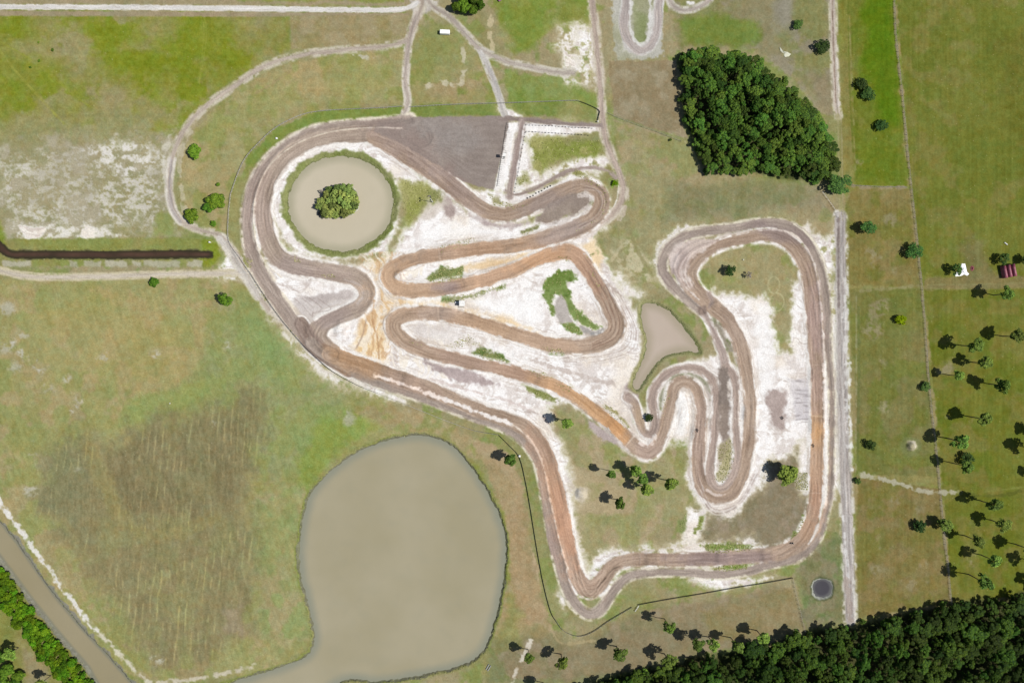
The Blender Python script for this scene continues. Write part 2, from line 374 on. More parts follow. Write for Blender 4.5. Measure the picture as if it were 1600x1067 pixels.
sand([(1118, 455), (1195, 462), (1206, 500), (1210, 552), (1236, 548), (1240, 440), (1262, 440), (1278, 520), (1300, 520), (1316, 540), (1320, 700), (1300, 790), (1285, 780), (1265, 770), (1254, 770), (1248, 700), (1196, 724), (1186, 768), (1140, 806), (1100, 800), (1070, 745), (1078, 690), (1050, 684), (1030, 700), (990, 690), (1010, 640), (1050, 585), (1110, 550), (1150, 570), (1158, 520), (1116, 485)])
sand([(1306, 350), (1300, 440), (1318, 520), (1322, 640), (1302, 640), (1294, 500), (1282, 410), (1250, 362), (1262, 350), (1290, 380)], 5, 5, 4, den=.56)
sand([(790, 190), (948, 196), (945, 205), (880, 213), (825, 216), (806, 300), (772, 302)], 2, 1, 2, scr=.2)
sand([(806, 298), (812, 212), (838, 216), (846, 260), (880, 255), (905, 240), (930, 235), (960, 250), (930, 275), (880, 285)], 5, 7, 4, den=.62, scr=.2)
sand([(806, 300), (816, 215), (826, 215), (828, 260), (835, 275), (868, 262), (850, 290)], 4, 5, 4, scr=.2)
sand([(778, 168), (800, 172), (815, 182), (786, 184)], 2, 3, 2, scr=.2)
sand([(735, 298), (775, 300), (830, 305), (900, 268), (920, 274), (860, 300), (810, 320), (770, 322), (745, 310)], 3, 3, 3, scr=.3)
sand([(870, 40), (915, 35), (934, 70), (938, 130), (920, 140), (890, 125), (880, 90), (868, 65)], 7, 9, 5, den=.52, scr=.2)
sand([(905, 45), (930, 50), (936, 110), (915, 110), (903, 75)], 6, 8, 5, den=.6, scr=.2)
sand([(1020, 410), (1030, 380), (1060, 355), (1100, 350), (1100, 356), (1060, 366), (1036, 395), (1030, 420), (1050, 450), (1040, 450)], 3, 3, 3, den=.7, scr=.2)
sand([(1080, 880), (1180, 905), (1210, 900), (1150, 920), (1110, 916), (1080, 905)], 4, 4, 4, den=.72, scr=.2)
sand([(1075, 795), (1105, 795), (1095, 830), (1085, 862), (1060, 862), (1072, 830)], 3, 3, 3, den=.85)
sand([(935, 860), (985, 858), (1060, 850), (1170, 838), (1190, 848), (1130, 864), (985, 870), (950, 890), (930, 905), (918, 900)], 5, 5, 4, den=.6)
sand([(870, 930), (878, 920), (886, 945), (880, 950)], 3, 2, 2, scr=0)
sand([(380, 425), (396, 410), (420, 450), (480, 530), (540, 585), (640, 625), (630, 632), (550, 600), (470, 540), (410, 480)], 4, 3, 3)
sand([(362, 395), (390, 395), (402, 432), (380, 440), (340, 432)], 5, 6, 4, den=.62)
sand([(430, 498), (470, 540), (520, 585), (560, 605), (540, 604), (500, 588), (450, 540), (418, 500)], 4, 3, 3, den=.5, op=.8)
sand([(850, 650), (872, 690), (892, 760), (905, 850), (910, 890), (896, 880), (885, 800), (866, 730)], 4, 3, 3)
sand([(965, 425), (985, 450), (1010, 455), (1000, 470), (970, 460)], 6, 6, 4, den=.7, scr=.3)
sand([(898, 762), (918, 762), (920, 778), (908, 784), (898, 780)], 4, 2, 2, scr=0)
sand([(1248, 690), (1265, 690), (1265, 775), (1250, 765)], 5, 4, 3, den=.75)
# scuffed and stained sand: damp grey crust, beige silt and wheel scratches
sandy = ss(214, 236, C.min(axis=2))
a_ = fbm(PX / 34 + 1.5 * WXN, PY / 12 + 1.5 * WYN, 4, 121, .58, 2.0)
b_ = fbm(PX / 13 + PY / 30, PY / 20 - PX / 34, 4, 131, .6, 2.0)
blend(FULL, sandy * ss(.57, .86, a_) * .42, arr(216, 204, 195))
blend(FULL, sandy * ss(.63, .88, b_) * .45, arr(198, 184, 176))
blend(FULL, sandy * ss(.58, .88, NL2) * .45, arr(244, 231, 212))
sc_ = fbm(PX / 46 + 4 * WXN + PY / 90, PY / 3.2 + 5 * WYN, 2, 141, .6, 2.2)
blend(FULL, sandy * ss(.64, .9, sc_) * ss(.4, .7, NM) * .5, arr(186, 170, 160))
del a_, b_, sc_, sandy
P([(791, 191), (805, 192), (797, 240), (787, 292), (780, 299), (771, 298), (784, 240)], [(250, 247, 246), (242, 238, 235)], 1.5, 0, 1.5, op=.85)
P([(816, 198), (826, 197), (822, 240), (814, 285), (820, 296), (806, 301), (811, 250)], [(248, 245, 243)], 3, 2, 2, op=.7)
P([(822, 196), (880, 199), (884, 208), (824, 205)], [(248, 245, 243)], 2, 2, 2, op=.7)
P([(899, 764), (908, 761), (917, 765), (918, 776), (909, 783), (899, 779)], [(240, 236, 234), (226, 220, 218)], 2, 1, 2, op=.95)
P([(1055, 612), (1068, 604), (1076, 625), (1078, 660), (1070, 682), (1052, 680), (1048, 650)], [(252, 250, 248)], 4, 3, 3, op=.8)
P([(700, 345), (760, 356), (830, 352), (780, 370), (690, 380), (640, 388), (660, 360)], [(252, 250, 249)], 8, 6, 4, op=.7)
P([(740, 470), (840, 455), (852, 500), (830, 515), (760, 490)], [(252, 250, 249)], 10, 8, 4, op=.8)
P([(760, 530), (830, 560), (820, 575), (780, 560)], [(252, 250, 249)], 8, 6, 4, op=.8)
P([(1180, 470), (1200, 480), (1210, 560), (1195, 640), (1185, 560)], [(252, 250, 249)], 8, 6, 4, op=.7)
# warm iron-stained sand
STN = [(238, 208, 160), (228, 192, 142)]
for pts in ([(575, 410), (610, 402), (600, 420), (606, 460), (640, 468), (700, 472), (690, 480), (630, 480), (604, 500), (604, 540), (588, 560), (545, 540), (560, 500), (585, 470), (580, 440)],
            [(560, 540), (600, 530), (606, 560), (596, 580), (560, 565)],
            [(840, 400), (900, 385), (930, 372), (940, 400), (935, 430), (915, 400), (880, 392)],
            [(700, 420), (780, 405), (850, 390), (840, 408), (760, 425)],
            [(690, 475), (800, 500), (850, 525), (800, 520), (700, 490)]):
    P(pts, STN, 7, 5, 3, op=.75)
sl = box(545, 720, 395, 590)
r = fbm(PX[sl] / 5 + 5 * WXN[sl] + PY[sl] / 60, PY[sl] / 34 + 3 * WYN[sl], 3, 161, .6, 2.2)
blend(sl, ss(.5, .8, r) * ss(548, 565, PX[sl]) * (1 - ss(690, 715, PX[sl])) * .75, arr(248, 238, 222))
blend(sl, ss(.55, .85, 1 - r) * ss(555, 572, PX[sl]) * (1 - ss(606, 640, PX[sl])) * .7, arr(206, 168, 128))
sl = box(560, 640, 395, 590)
r = np.abs(fbm(PX[sl] / 9 + 2 * WXN[sl], PY[sl] / 26, 3, 87, .55, 1.0) - .5)
blend(sl, np.clip(1 - r / .02, 0, 1) * ss(.3, .6, NM[sl]) * ss(560, 580, PX[sl]) * (1 - ss(605, 640, PX[sl])) * .55, arr(176, 140, 110))
# grey crusted soil
GRY = [(192, 178, 174), (178, 162, 160), (204, 192, 188)]
P([(458, 470), (470, 462), (520, 455), (558, 450), (566, 462), (560, 478), (520, 492), (498, 503), (478, 500)], [(204, 194, 190), (190, 180, 176), (212, 204, 200)], 3, 3, 2)
P([(664, 560), (690, 568), (740, 582), (785, 600), (780, 606), (730, 598), (690, 585), (664, 572)], [(182, 166, 164), (166, 150, 148)], 3, 3, 3, op=.95)
P([(918, 655), (940, 668), (965, 685), (985, 700), (965, 698), (935, 682), (920, 668)], [(186, 172, 168)], 3, 2, 2)
P([(722, 312), (745, 322), (770, 348), (830, 348), (800, 358), (760, 352), (735, 335)], GRY, 4, 3, 3)
P([(688, 312), (702, 304), (712, 330), (706, 344), (694, 340)], [(176, 160, 154)], 3, 2, 2)
P([(660, 296), (690, 300), (700, 318), (670, 345), (655, 340), (668, 320)], [(214, 204, 194), (202, 192, 180)], 6, 6, 3, op=.8)
P([(1202, 610), (1228, 612), (1228, 652), (1222, 668), (1205, 662), (1200, 630)], [(176, 160, 154), (190, 174, 168)], 4, 5, 3)
P([(1232, 592), (1264, 592), (1266, 655), (1244, 655)], [(208, 202, 204), (224, 218, 218)], 4, 2, 2)
sl = box(1236, 1268, 590, 660)
rr = vn(PX[sl] / 14, PY[sl] / 2.2 + WYN[sl], 8) - .5
blend(sl, ss(.05, .35, rr) * ss(1238, 1246, PX[sl]) * (1 - ss(1262, 1268, PX[sl])) * .7, arr(160, 152, 152))
P([(1105, 495), (1125, 500), (1148, 530), (1150, 555), (1130, 545), (1115, 520)], [(150, 140, 126), (168, 160, 142), (126, 130, 92)], 3, 3, 3)
P([(1028, 610), (1040, 590), (1060, 575), (1090, 576), (1110, 590), (1116, 625), (1112, 660), (1104, 655), (1100, 610), (1070, 588), (1045, 600), (1040, 640), (1024, 655)], [(170, 162, 150), (150, 150, 124), (190, 180, 172)], 3, 3, 3)
P([(975, 600), (995, 598), (1000, 630), (992, 640), (978, 628)], [(176, 160, 156)], 5, 3, 3)
P([(882, 365), (905, 340), (930, 320), (925, 345)], GRY, 4, 3, 3)
P([(842, 338), (860, 318), (905, 305), (925, 306), (918, 325), (880, 340), (850, 345)], [(150, 138, 126), (164, 150, 140)], 4, 3, 3)
P([(620, 505), (660, 500), (720, 512), (740, 530), (700, 535), (650, 528)], [(214, 204, 198), (232, 226, 222)], 6, 6, 4, op=.8)
P([(900, 745), (960, 770), (985, 790), (930, 800), (900, 860)], [(178, 162, 128)], 12, 9, 4, op=.6)
# weeds and rushes growing in the infield
GRN = [(126, 138, 82), (148, 150, 106), (106, 126, 68)]
WEEDS = []
def weeds(pts, cols=GRN, f=2.5, w=3, den=2, op=1):
    P(pts, cols, f, w, 3, den, op, tex=16)
    WEEDS.append(pts)
weeds([(665, 436), (690, 418), (722, 417), (722, 436), (700, 441), (675, 442)])
weeds([(692, 462), (730, 460), (765, 448), (790, 444), (792, 450), (740, 466), (715, 474), (690, 470)], w=4, den=.75)
weeds([(848, 445), (858, 430), (872, 422), (896, 424), (904, 438), (886, 442), (892, 462), (900, 480), (920, 498), (940, 510), (930, 518), (905, 506), (888, 492), (882, 470), (868, 460), (866, 475), (872, 490), (862, 492), (850, 472)], [(112, 134, 66), (128, 146, 84), (100, 124, 60)])
weeds([(880, 506), (894, 503), (908, 516), (912, 524), (900, 524), (886, 516)], [(112, 134, 66), (128, 146, 84)])
weeds([(736, 552), (750, 543), (780, 553), (796, 566), (780, 565), (755, 560)], den=.7)
weeds([(846, 541), (880, 546), (882, 554), (858, 552)], den=.7)
weeds([(826, 578), (850, 582), (868, 592), (862, 594), (838, 588)], [(160, 156, 104)], den=.7)
weeds([(868, 598), (894, 605), (890, 612), (874, 608)], [(158, 154, 104)], den=.75)
weeds([(818, 602), (848, 612), (880, 628), (870, 630), (838, 618)], [(140, 146, 88)], den=.6)
weeds([(940, 630), (962, 640), (985, 668), (978, 672), (955, 652)], [(156, 148, 100)], den=.75)
weeds([(915, 400), (932, 392), (926, 400), (916, 408)])
weeds([(868, 402), (884, 400), (894, 404), (890, 410)], [(156, 150, 92)])
weeds([(935, 290), (948, 298), (952, 320), (938, 345), (900, 362), (895, 360), (930, 345), (944, 318)], [(142, 146, 84), (158, 154, 100)], 2, 2)
weeds([(953, 280), (965, 280), (968, 290), (956, 292)], [(118, 148, 58)], 2, 2)
weeds([(900, 262), (930, 282), (940, 292), (920, 288), (895, 272)], [(150, 148, 96)], 3, 3, den=.7)
weeds([(765, 305), (800, 320), (830, 320), (800, 328), (770, 320)], [(164, 160, 122)], 3, 3, den=.6)
weeds([(815, 362), (845, 350), (840, 358), (818, 370)], [(134, 136, 92)], 2, 2, den=.8)
weeds([(628, 282), (660, 284), (672, 300), (655, 330), (640, 352), (630, 330)], [(150, 154, 84), (164, 162, 104)], 7, 6)
weeds([(672, 302), (688, 300), (690, 312), (678, 316)], [(142, 146, 92)], 5, 4)
weeds([(826, 220), (870, 216), (935, 218), (946, 240), (930, 248), (880, 252), (850, 270), (836, 260), (832, 240)], [(146, 150, 82), (136, 146, 72), (160, 158, 98)], 7, 8)
weeds([(810, 280), (820, 272), (826, 284), (812, 290)], [(160, 160, 108)], 5, 4)
weeds([(1095, 852), (1140, 848), (1178, 853), (1170, 860), (1110, 864)], [(118, 138, 66), (132, 142, 80)], 3, 2)
weeds([(1110, 888), (1130, 882), (1168, 882), (1166, 889), (1130, 892)], [(114, 138, 58), (134, 144, 78)], 3, 2)
weeds([(1254, 805), (1258, 812), (1250, 832), (1236, 842), (1246, 825)], [(112, 124, 62)], 2, 1.5)
weeds([(1062, 815), (1072, 800), (1070, 825), (1062, 830)], [(132, 142, 88)])
weeds([(1092, 812), (1100, 804), (1094, 826), (1086, 832)], [(132, 142, 78)])
weeds([(1120, 700), (1142, 685), (1148, 712), (1142, 735), (1128, 756), (1116, 750), (1124, 725)], [(176, 168, 130), (154, 152, 104), (190, 182, 150)], 4, 4)
weeds([(1030, 640), (1042, 612), (1046, 620), (1036, 650)], [(116, 126, 84)], 3, 3, den=.7)
weeds([(500, 430), (520, 428), (528, 432), (510, 436)], [(170, 164, 128)], 2, 2)
weeds([(440, 400), (462, 402), (474, 410), (460, 410)], [(158, 154, 112)], 2, 2, den=.7)
weeds([(378, 400), (396, 405), (394, 420), (382, 418)], [(150, 152, 92)], 4, 3)
weeds([(396, 440), (415, 460), (420, 475), (404, 460)], [(160, 158, 102)], 3, 3)
weeds([(446, 505), (462, 520), (470, 530), (456, 524)], [(160, 158, 102)], 3, 3)
weeds([(620, 530), (690, 545), (730, 520), (755, 540), (700, 545), (660, 540)], [(214, 204, 190)], 5, 4, den=.5, op=.7)
weeds([(688, 385), (740, 370), (745, 378), (690, 396)], [(206, 200, 186)], 4, 3, den=.45)
weeds([(920, 420), (932, 430), (940, 455), (930, 445)], [(170, 160, 130)], 3, 3, den=.6)
weeds([(1240, 738), (1262, 738), (1262, 765), (1244, 765)], [(190, 184, 164)], 4, 4, den=.5)
# grey silt of the drying pool
P([(866, 472), (876, 460), (884, 470), (890, 490), (896, 505), (888, 503), (878, 505), (868, 492)], [(182, 174, 168), (192, 184, 178)], 2, 1, 1.5)
P([(905, 508), (936, 520), (944, 526), (934, 530), (915, 524)], [(196, 170, 150), (170, 164, 160)], 2, 1, 2)
P([(920, 520), (942, 514), (946, 526), (925, 532)], [(160, 158, 156)], 2, 1, 2)

# ------------------------------------------------------------------ roads and race track
TRK, ROAD, FARM, PAD = 1, 2, 3, 4
BR = (168, 146, 128); DK = (150, 138, 131); OR = (200, 160, 120); LT = (192, 174, 162)

QUEUE = []
def track(*a, **k): QUEUE.append((a, k))
def flush():
    for a, k in QUEUE: lay(*a, only='fringe', **k)
    for a, k in QUEUE: lay(*a, only='body', **k)
    QUEUE.clear()

def lay(pts, w, col, lab, f=1.6, fringe=0, ruts=10, berm=0.0, edge=1.5, rs=1.0, op=1.0, fcol=(244, 239, 234), fden=.75, only=None):
    wk = 1.14 if lab == TRK else 1.0
    q = [(p[0], p[1], (p[2] if len(p) > 2 else w) * wk) for p in pts]
    q = smooth(q, False, 7)
    mw = max(p[2] for p in q)
    sl, D, S, LTR, WD = seg_field(q, mw / 2 + fringe * 4.5 + 12)
    st = vn(LTR * .42 * rs + 40 + (NL2[sl] - .5) * 3, S / 55, 12) - .5
    st2 = vn(LTR * .95 * rs + 90 + (NM[sl] - .5) * 2, S / 28, 15) - .5
    st3 = vn(LTR * .62 + 60 + (NM2[sl] - .5) * 3, S / 22, 22) - .5
    hw = WD / 2 + (NM2[sl] - .5) * edge * 1.5 + (NH[sl] - .5) * edge
    hw = np.where(D > 1e5, -50, hw)
    if only == 'fringe':
        if not fringe: return
        t = (D - hw) / fringe
        fm = (1 - ss(.3, 1.5, t + (NM2[sl] - .5) * .9)) * ss(-.22, .22, fden - (.5 * NM2[sl] + .5 * NH[sl]))
        fc = arr(*fcol) + ((NH2[sl] - .5) * 12)[..., None]
        blend(sl, fm, fc)
        if ruts > 8:
            wm = (1 - ss(.5, 4.6, t)) * ss(.06, .32, st3 + (NL2[sl] - .5) * .5) * .6 * ss(150, 205, C[sl][..., 2])
            blend(sl, wm * (D < 1e5), arr(*col) * .55 + arr(*fcol) * .45)
        return
    m = 1 - ss(hw - f * 1.5, hw + f * 1.2, D - st3 * 3.2)
    c = np.broadcast_to(arr(*col) + 2, D.shape + (3,)).copy()
    lg = fbm(S / 40 + LTR / 60, LTR / 16, 3, 19) - .5
    c += ((st * 1.3 + st2 * 1.0) * ruts * 1.5 + lg * 18 + (NF[sl] - .5) * 5 + (NH2[sl] - .5) * 6)[..., None]
    if ruts > 8:
        lt = ss(.16, .40, st3 + .10 * (D / np.maximum(WD / 2, 1))) * .22
        c += (arr(218, 202, 186) - c) * lt[..., None]
        dkm = ss(.22, .42, -st3) * .30
        c += (arr(138, 120, 110) - c) * dkm[..., None]
    blend(sl, m * op, c)
    LAB[sl][m > .5] = lab
    h = H[sl]
    if berm:
        e = np.exp(-((D - WD / 2) / 4.5) ** 2)
        h += (berm * .8 * e * (D < 1e5)).astype(np.float32)
    if ruts > 8:
        h += (m * (st * .30 + st2 * .16)).astype(np.float32)

def wline(pts, w, col=(243, 236, 230), op=.95, br=0.0, f=1.0, den=2):
    q = smooth(pts, False, 6)
    sl, D, S, LTR, _ = seg_field(q, w + 6)
    m = (1 - ss(w / 2 - f, w / 2 + f, D + (NH[sl] - .5) * w * .9)) * op
    if den < 1.2: m = m * ss(-.15, .15, den - vn(S / 9 + 7, LTR / 9, 3))
    blend(sl, m, arr(*col) + ((NH2[sl] - .5) * 12)[..., None])
    if br: H[sl] += (br * np.exp(-(D / (w * .6)) ** 2) * (D < 1e5)).astype(np.float32)

WH = (216, 213, 210); GV = (188, 180, 174)
# gravel and dirt roads
track([(-60, 9), (0, 11), (200, 12), (400, 14), (560, 16), (610, 16), (640, 11), (662, -8), (672, -60)], 6.5, WH, ROAD, ruts=10, fringe=1, fcol=(226, 222, 214))
wline([(20, 11), (200, 12), (420, 14), (540, 16)], 1.2, (176, 170, 164), .6, den=.6)
track([(648, -60), (652, -10), (660, 4), (654, 25), (643, 52), (634, 64), (600, 73), (540, 78), (480, 85), (430, 97), (398, 113), (365, 136), (330, 160), (300, 188), (279, 220), (268, 255), (265, 290), (269, 322), (284, 345), (312, 359), (345, 369), (362, 388), (374, 405), (385, 428), (400, 456), (420, 484)], 7, (178, 165, 152), ROAD, fringe=4, fcol=(204, 196, 178), fden=.55, ruts=10)
track([(268, 250), (264, 290), (269, 325), (282, 346)], 5, (182, 174, 170), ROAD, fringe=4, fcol=(222, 216, 206), fden=.9)
wline([(266, 215), (255, 245), (262, 300), (275, 345)], 7, (222, 218, 206), .55, den=.7)
wline([(300, 196), (282, 240), (284, 300), (290, 335)], 7, (214, 206, 188), .5, den=.6)
track([(652, 20), (640, 58), (636, 90), (634, 130), (637, 155), (634, 172), (626, 186)], 8, (184, 172, 162), ROAD, fringe=3, fcol=(216, 208, 196), fden=.65)
track([(664, -10), (676, 10), (702, 27), (728, 54), (752, 78), (785, 94), (800, 99), (830, 105), (870, 113), (895, 114)], 8, (178, 168, 158), ROAD, fringe=3, fcol=(206, 200, 186), fden=.55)
track([(752, 80), (762, 105), (772, 130), (780, 152), (785, 170), (790, 183)], 9, (196, 192, 188), ROAD, fringe=2, fcol=(214, 210, 200), fden=.6)
P([(640, 0), (690, 0), (680, 12), (664, 20), (650, 24), (640, 16)], [(186, 178, 170), (200, 194, 186)], 3, 2, 2, lab=ROAD)
wline([(556, 86), (580, 92)], 6, (206, 202, 192), .7, den=.6)
wline([(660, 138), (690, 130), (720, 132), (725, 95), (722, 70)], 7, (206, 198, 176), .75, den=.5)
wline([(768, 20), (765, 50), (770, 78)], 6, (204, 190, 156), .75, den=.7)
track([(-60, 420), (0, 423), (30, 430), (80, 433), (160, 432), (250, 429), (340, 427), (392, 426)], 7.5, (202, 192, 176), ROAD, fringe=3, fcol=(206, 196, 168), fden=.65)
track([(345, 372), (362, 395), (372, 415), (385, 432), (404, 462)], 10, (206, 200, 192), ROAD, fringe=4, fcol=(222, 216, 204), fden=.7, edge=3)
wline([(360, 427), (400, 425)], 8, (240, 237, 234), .9)
track([(923, -60), (925, 0), (930, 45), (935, 100), (938, 140), (941, 180), (944, 210), (955, 242), (968, 272), (974, 298), (966, 324), (942, 346), (905, 360), (870, 372)], 9, (180, 164, 152), ROAD, fringe=4, fcol=(210, 200, 184), fden=.55, ruts=9)
wline([(921, 5), (926, 50), (931, 110)], 1.6, (216, 208, 196), .8)
wline([(968, 262), (966, 300), (958, 325), (935, 345), (905, 356)], 2, (246, 243, 240), .9)
wline([(980, 290), (978, 325), (968, 342)], 6, (204, 190, 176), .7, den=.6)
flush()
# farm track on the east side
track([(1298, -60), (1301, 0), (1303, 80), (1306, 150), (1310, 182)], 9, (190, 178, 166), FARM, fringe=3, fcol=(206, 200, 180), fden=.5, ruts=16)
flush()
wline([(1300, -20), (1302, 60), (1306, 160)], 2, (140, 120, 106), .8)
wline([(1306, 60), (1309, 120), (1311, 165)], 3, (220, 212, 204), .7, den=.6)
track([(1310, 182), (1313, 260), (1314, 330)], 9, (150, 146, 98), FARM, ruts=5, op=.7)
track([(1313, 338), (1314, 420), (1315, 500), (1316, 600), (1319, 700), (1323, 800), (1327, 900), (1329, 968)], 17, (178, 171, 167), FARM, fringe=4, fcol=(214, 210, 200), fden=.5, ruts=18, rs=.8)
flush()
for a in (0, 5):
    wline([(1309 + a, 170), (1311 + a, 250), (1312 + a, 345)], 1.3, (172, 164, 128), .6, den=.8)
for a, c_ in ((-5, (150, 142, 138)), (0, (206, 202, 198)), (3.5, (146, 138, 134))):
    wline([(1314 + a, 345), (1315 + a, 500), (1319 + a, 700), (1324 + a, 850), (1328 + a, 965)], 1.6, c_, .55, den=.85)
wline([(1310, 340), (1310, 420), (1311, 480)], 3, (122, 110, 106), .8, f=2)
wline([(1320, 430), (1322, 560), (1326, 700)], 6, (222, 220, 216), .75, den=.6)
wline([(1327, 560), (1328, 640), (1332, 740)], 4, (232, 232, 228), .8, den=.55)
wline([(1316, 800), (1322, 870), (1326, 905)], 4, (226, 224, 222), .8, den=.55)
wline([(1332, 860), (1334, 930), (1336, 968)], 2.5, (222, 220, 212), .8, den=.6)
wline([(1324, 905), (1328, 968)], 7, (168, 152, 142), .6)
wline([(1338, 460), (1338, 600), (1337, 740)], 2, (168, 164, 136), .5, den=.7)
wline([(1342, 480), (1342, 600), (1340, 720)], 3, (100, 110, 66), .5)
wline([(1325, 0), (1327, 120), (1333, 240)], 2, (98, 110, 40), .7)
wline([(1326, 20), (1332, 140), (1337, 280)], 2, (150, 148, 100), .6, den=.6)
# fence-line strips and paths in the paddocks
STRIP = [(1395, -40), (1399, 50), (1405, 110), (1411, 165), (1416, 220), (1422, 280), (1430, 350), (1436, 410), (1441, 460), (1446, 530), (1453, 620), (1462, 700), (1468, 760), (1474, 830), (1480, 880), (1486, 945)]
wline(STRIP, 2.6, (146, 136, 108), .9)
wline([(1330, 290), (1360, 293), (1415, 293)], 4, (150, 138, 112), .8)
wline([(1342, 740), (1370, 746), (1410, 757), (1440, 766), (1470, 769), (1500, 768)], 6, (178, 174, 152), .9, den=.75)
wline([(1500, 772), (1560, 774), (1620, 762)], 5, (92, 98, 40), .7)
wline([(1540, 768), (1600, 760), (1640, 750)], 2, (132, 136, 70), .7)
wline([(1345, 455), (1400, 450), (1440, 446)], 4, (146, 140, 100), .7)
wline([(1450, 445), (1540, 444), (1620, 441)], 2, (140, 136, 92), .7)
for a in (0, 2.6):
    wline([(-20 + a, 55), (20 + a, 108), (60 + a, 152), (100 + a, 195)], 1.1, (158, 158, 74), .8)
    wline([(-10 + a, 60), (60 + a, 102), (110 + a, 145), (140 + a, 168)], 1.0, (146, 150, 62), .6)
    wline([(314 + a * 1.6, 26), (319 + a * 1.6, 50), (314 + a, 100), (311, 130)], 1.1, (154, 156, 70), .7)
wline([(400, 146), (430, 128), (455, 112)], 4, (160, 144, 104), .6)
wline([(70, 890), (110, 930), (160, 985), (200, 1020), (236, 1056)], 5, (152, 146, 86), .6)
wline([(-10, 770), (10, 800), (35, 833), (60, 868), (90, 908), (118, 945), (152, 986)], 7, (230, 227, 222), .95, den=.78, f=2)
wline([(152, 986), (190, 1025), (215, 1050), (240, 1070)], 6, (214, 208, 190), .9, den=.7, f=2)
wline([(240, 1068), (300, 1060), (350, 1052), (400, 1040)], 6, (206, 198, 180), .85, den=.65, f=2)
wline([(-40, 880), (0, 930), (30, 965), (70, 1015), (110, 1067), (130, 1100)], 4, (148, 138, 108), .8)
wline([(800, 1062), (812, 1035), (830, 1000)], 5, (224, 218, 206), .8, den=.6)
wline([(832, 860), (838, 890), (842, 910)], 4, (190, 170, 138), .7, den=.7)
wline([(862, 985), (880, 1005), (930, 1000)], 4, (182, 166, 128), .6)
wline([(950, 178), (985, 190), (1030, 207), (1062, 221)], 3, (132, 132, 94), .6)
wline([(958, 188), (1000, 200), (1040, 214)], 2, (166, 152, 124), .6)
wline([(1070, 221), (1085, 240), (1096, 272)], 1.6, (176, 168, 130), .7)
wline([(985, 365), (1000, 400), (1020, 430)], 5, (140, 134, 92), .6)
for cx, cy, rx, ry in ((1209, 445, 9, 13), (1214, 472, 11, 14)):
    wline([(cx + rx * math.cos(a), cy + ry * math.sin(a)) for a in np.arange(0, 6.6, .4)], 1.3, (186, 180, 138), .85)
# kart loop on the northern edge
P([(956, -60), (1036, -60), (1036, 88), (1010, 93), (962, 95), (956, 40)], [(186, 184, 174), (160, 160, 132), (204, 202, 196)], 2, 1, 3)
P([(987, -60), (1013, -60), (1011, 60), (1003, 70), (990, 66)], [(128, 138, 88), (160, 160, 128)], 3, 2, 2, op=.85)
track([(981, -60), (979, 0), (975, 35), (980, 60), (992, 75), (1004, 79), (1018, 68), (1026, 45), (1030, 0), (1034, -60)], 13, (180, 170, 166), ROAD, fringe=2, ruts=12, fcol=(216, 214, 210))
flush()
wline([(986, 5), (984, 40), (992, 62), (1003, 68), (1014, 52), (1016, 0)], 4, (222, 220, 218), .8)
track([(1040, -40), (1046, 0), (1056, 13), (1075, 16), (1098, 8), (1114, -8), (1125, -50)], 7, (178, 168, 160), ROAD, fringe=3, fcol=(208, 204, 192), fden=.6)
P([(1070, 0), (1086, 2), (1084, 8), (1072, 8)], [(232, 230, 228)], 2, 2, 2)

# --- the circuit: two lanes round the outside, then the inner loops
TR = dict(fringe=4, ruts=11, berm=.35, fcol=(232, 222, 204), fden=.6)
OUT1 = [(640, 188), (596, 194), (540, 198), (490, 207), (450, 227), (420, 253), (398, 288), (387, 328), (388, 368), (397, 405), (415, 440), (438, 475), (462, 508), (486, 532)]
track([(x, y, 15 if i < 9 else 20) for i, (x, y) in enumerate(OUT1)], 15, (163, 148, 138), TRK, **TR)
track([(660, 215, 30), (620, 208, 27), (588, 209, 24), (540, 211, 22), (500, 216, 22), (466, 231, 22), (440, 251, 22), (422, 278, 22), (412, 312, 22), (413, 346, 23), (421, 380, 24), (436, 403, 26), (458, 414, 26), (490, 421, 24), (525, 427, 24), (553, 433, 24), (569, 446, 24), (573, 464, 23), (560, 481, 21), (535, 493, 21), (508, 505, 23), (495, 522, 28), (500, 538, 28), (520, 553, 26)], 22, (172, 155, 141), TRK, fringe=6, ruts=13, berm=.4)
track([(470, 505, 18), (488, 536, 24), (515, 556, 26), (545, 572, 30)], 22, (150, 132, 122), TRK, fringe=3)
track([(486, 536, 15), (520, 562, 14), (555, 582, 13), (590, 597, 13), (640, 614, 13), (700, 635, 13), (760, 657, 13), (797, 672, 14), (820, 690, 14), (838, 715, 13), (847, 745, 13), (852, 775, 13), (857, 800, 14), (864, 838, 15), (873, 875, 15), (882, 907, 15), (893, 934, 15), (906, 951, 14), (921, 959, 14), (937, 953, 14), (950, 935, 14), (963, 917, 13), (979, 902, 12), (1000, 896, 11), (1030, 894, 10), (1066, 894, 11), (1104, 897, 11), (1134, 897, 11), (1167, 892, 11), (1200, 882, 11), (1238, 873, 12), (1262, 859, 12), (1279, 836, 11), (1288, 808, 9), (1296, 770, 8), (1299, 720, 8), (1299, 660, 8), (1299, 610, 8), (1295, 565, 9), (1292, 520, 11), (1290, 472, 12), (1283, 425, 13), (1268, 388, 13), (1246, 362, 13), (1220, 351, 13), (1190, 349, 13), (1142, 357, 13), (1086, 364, 13), (1056, 377, 14), (1038, 397, 14), (1035, 422, 14), (1046, 442, 14), (1068, 463, 13), (1098, 487, 13)], 13, (160, 146, 136), TRK, fringe=3, ruts=9, berm=.25, fcol=(228, 220, 200), fden=.55)
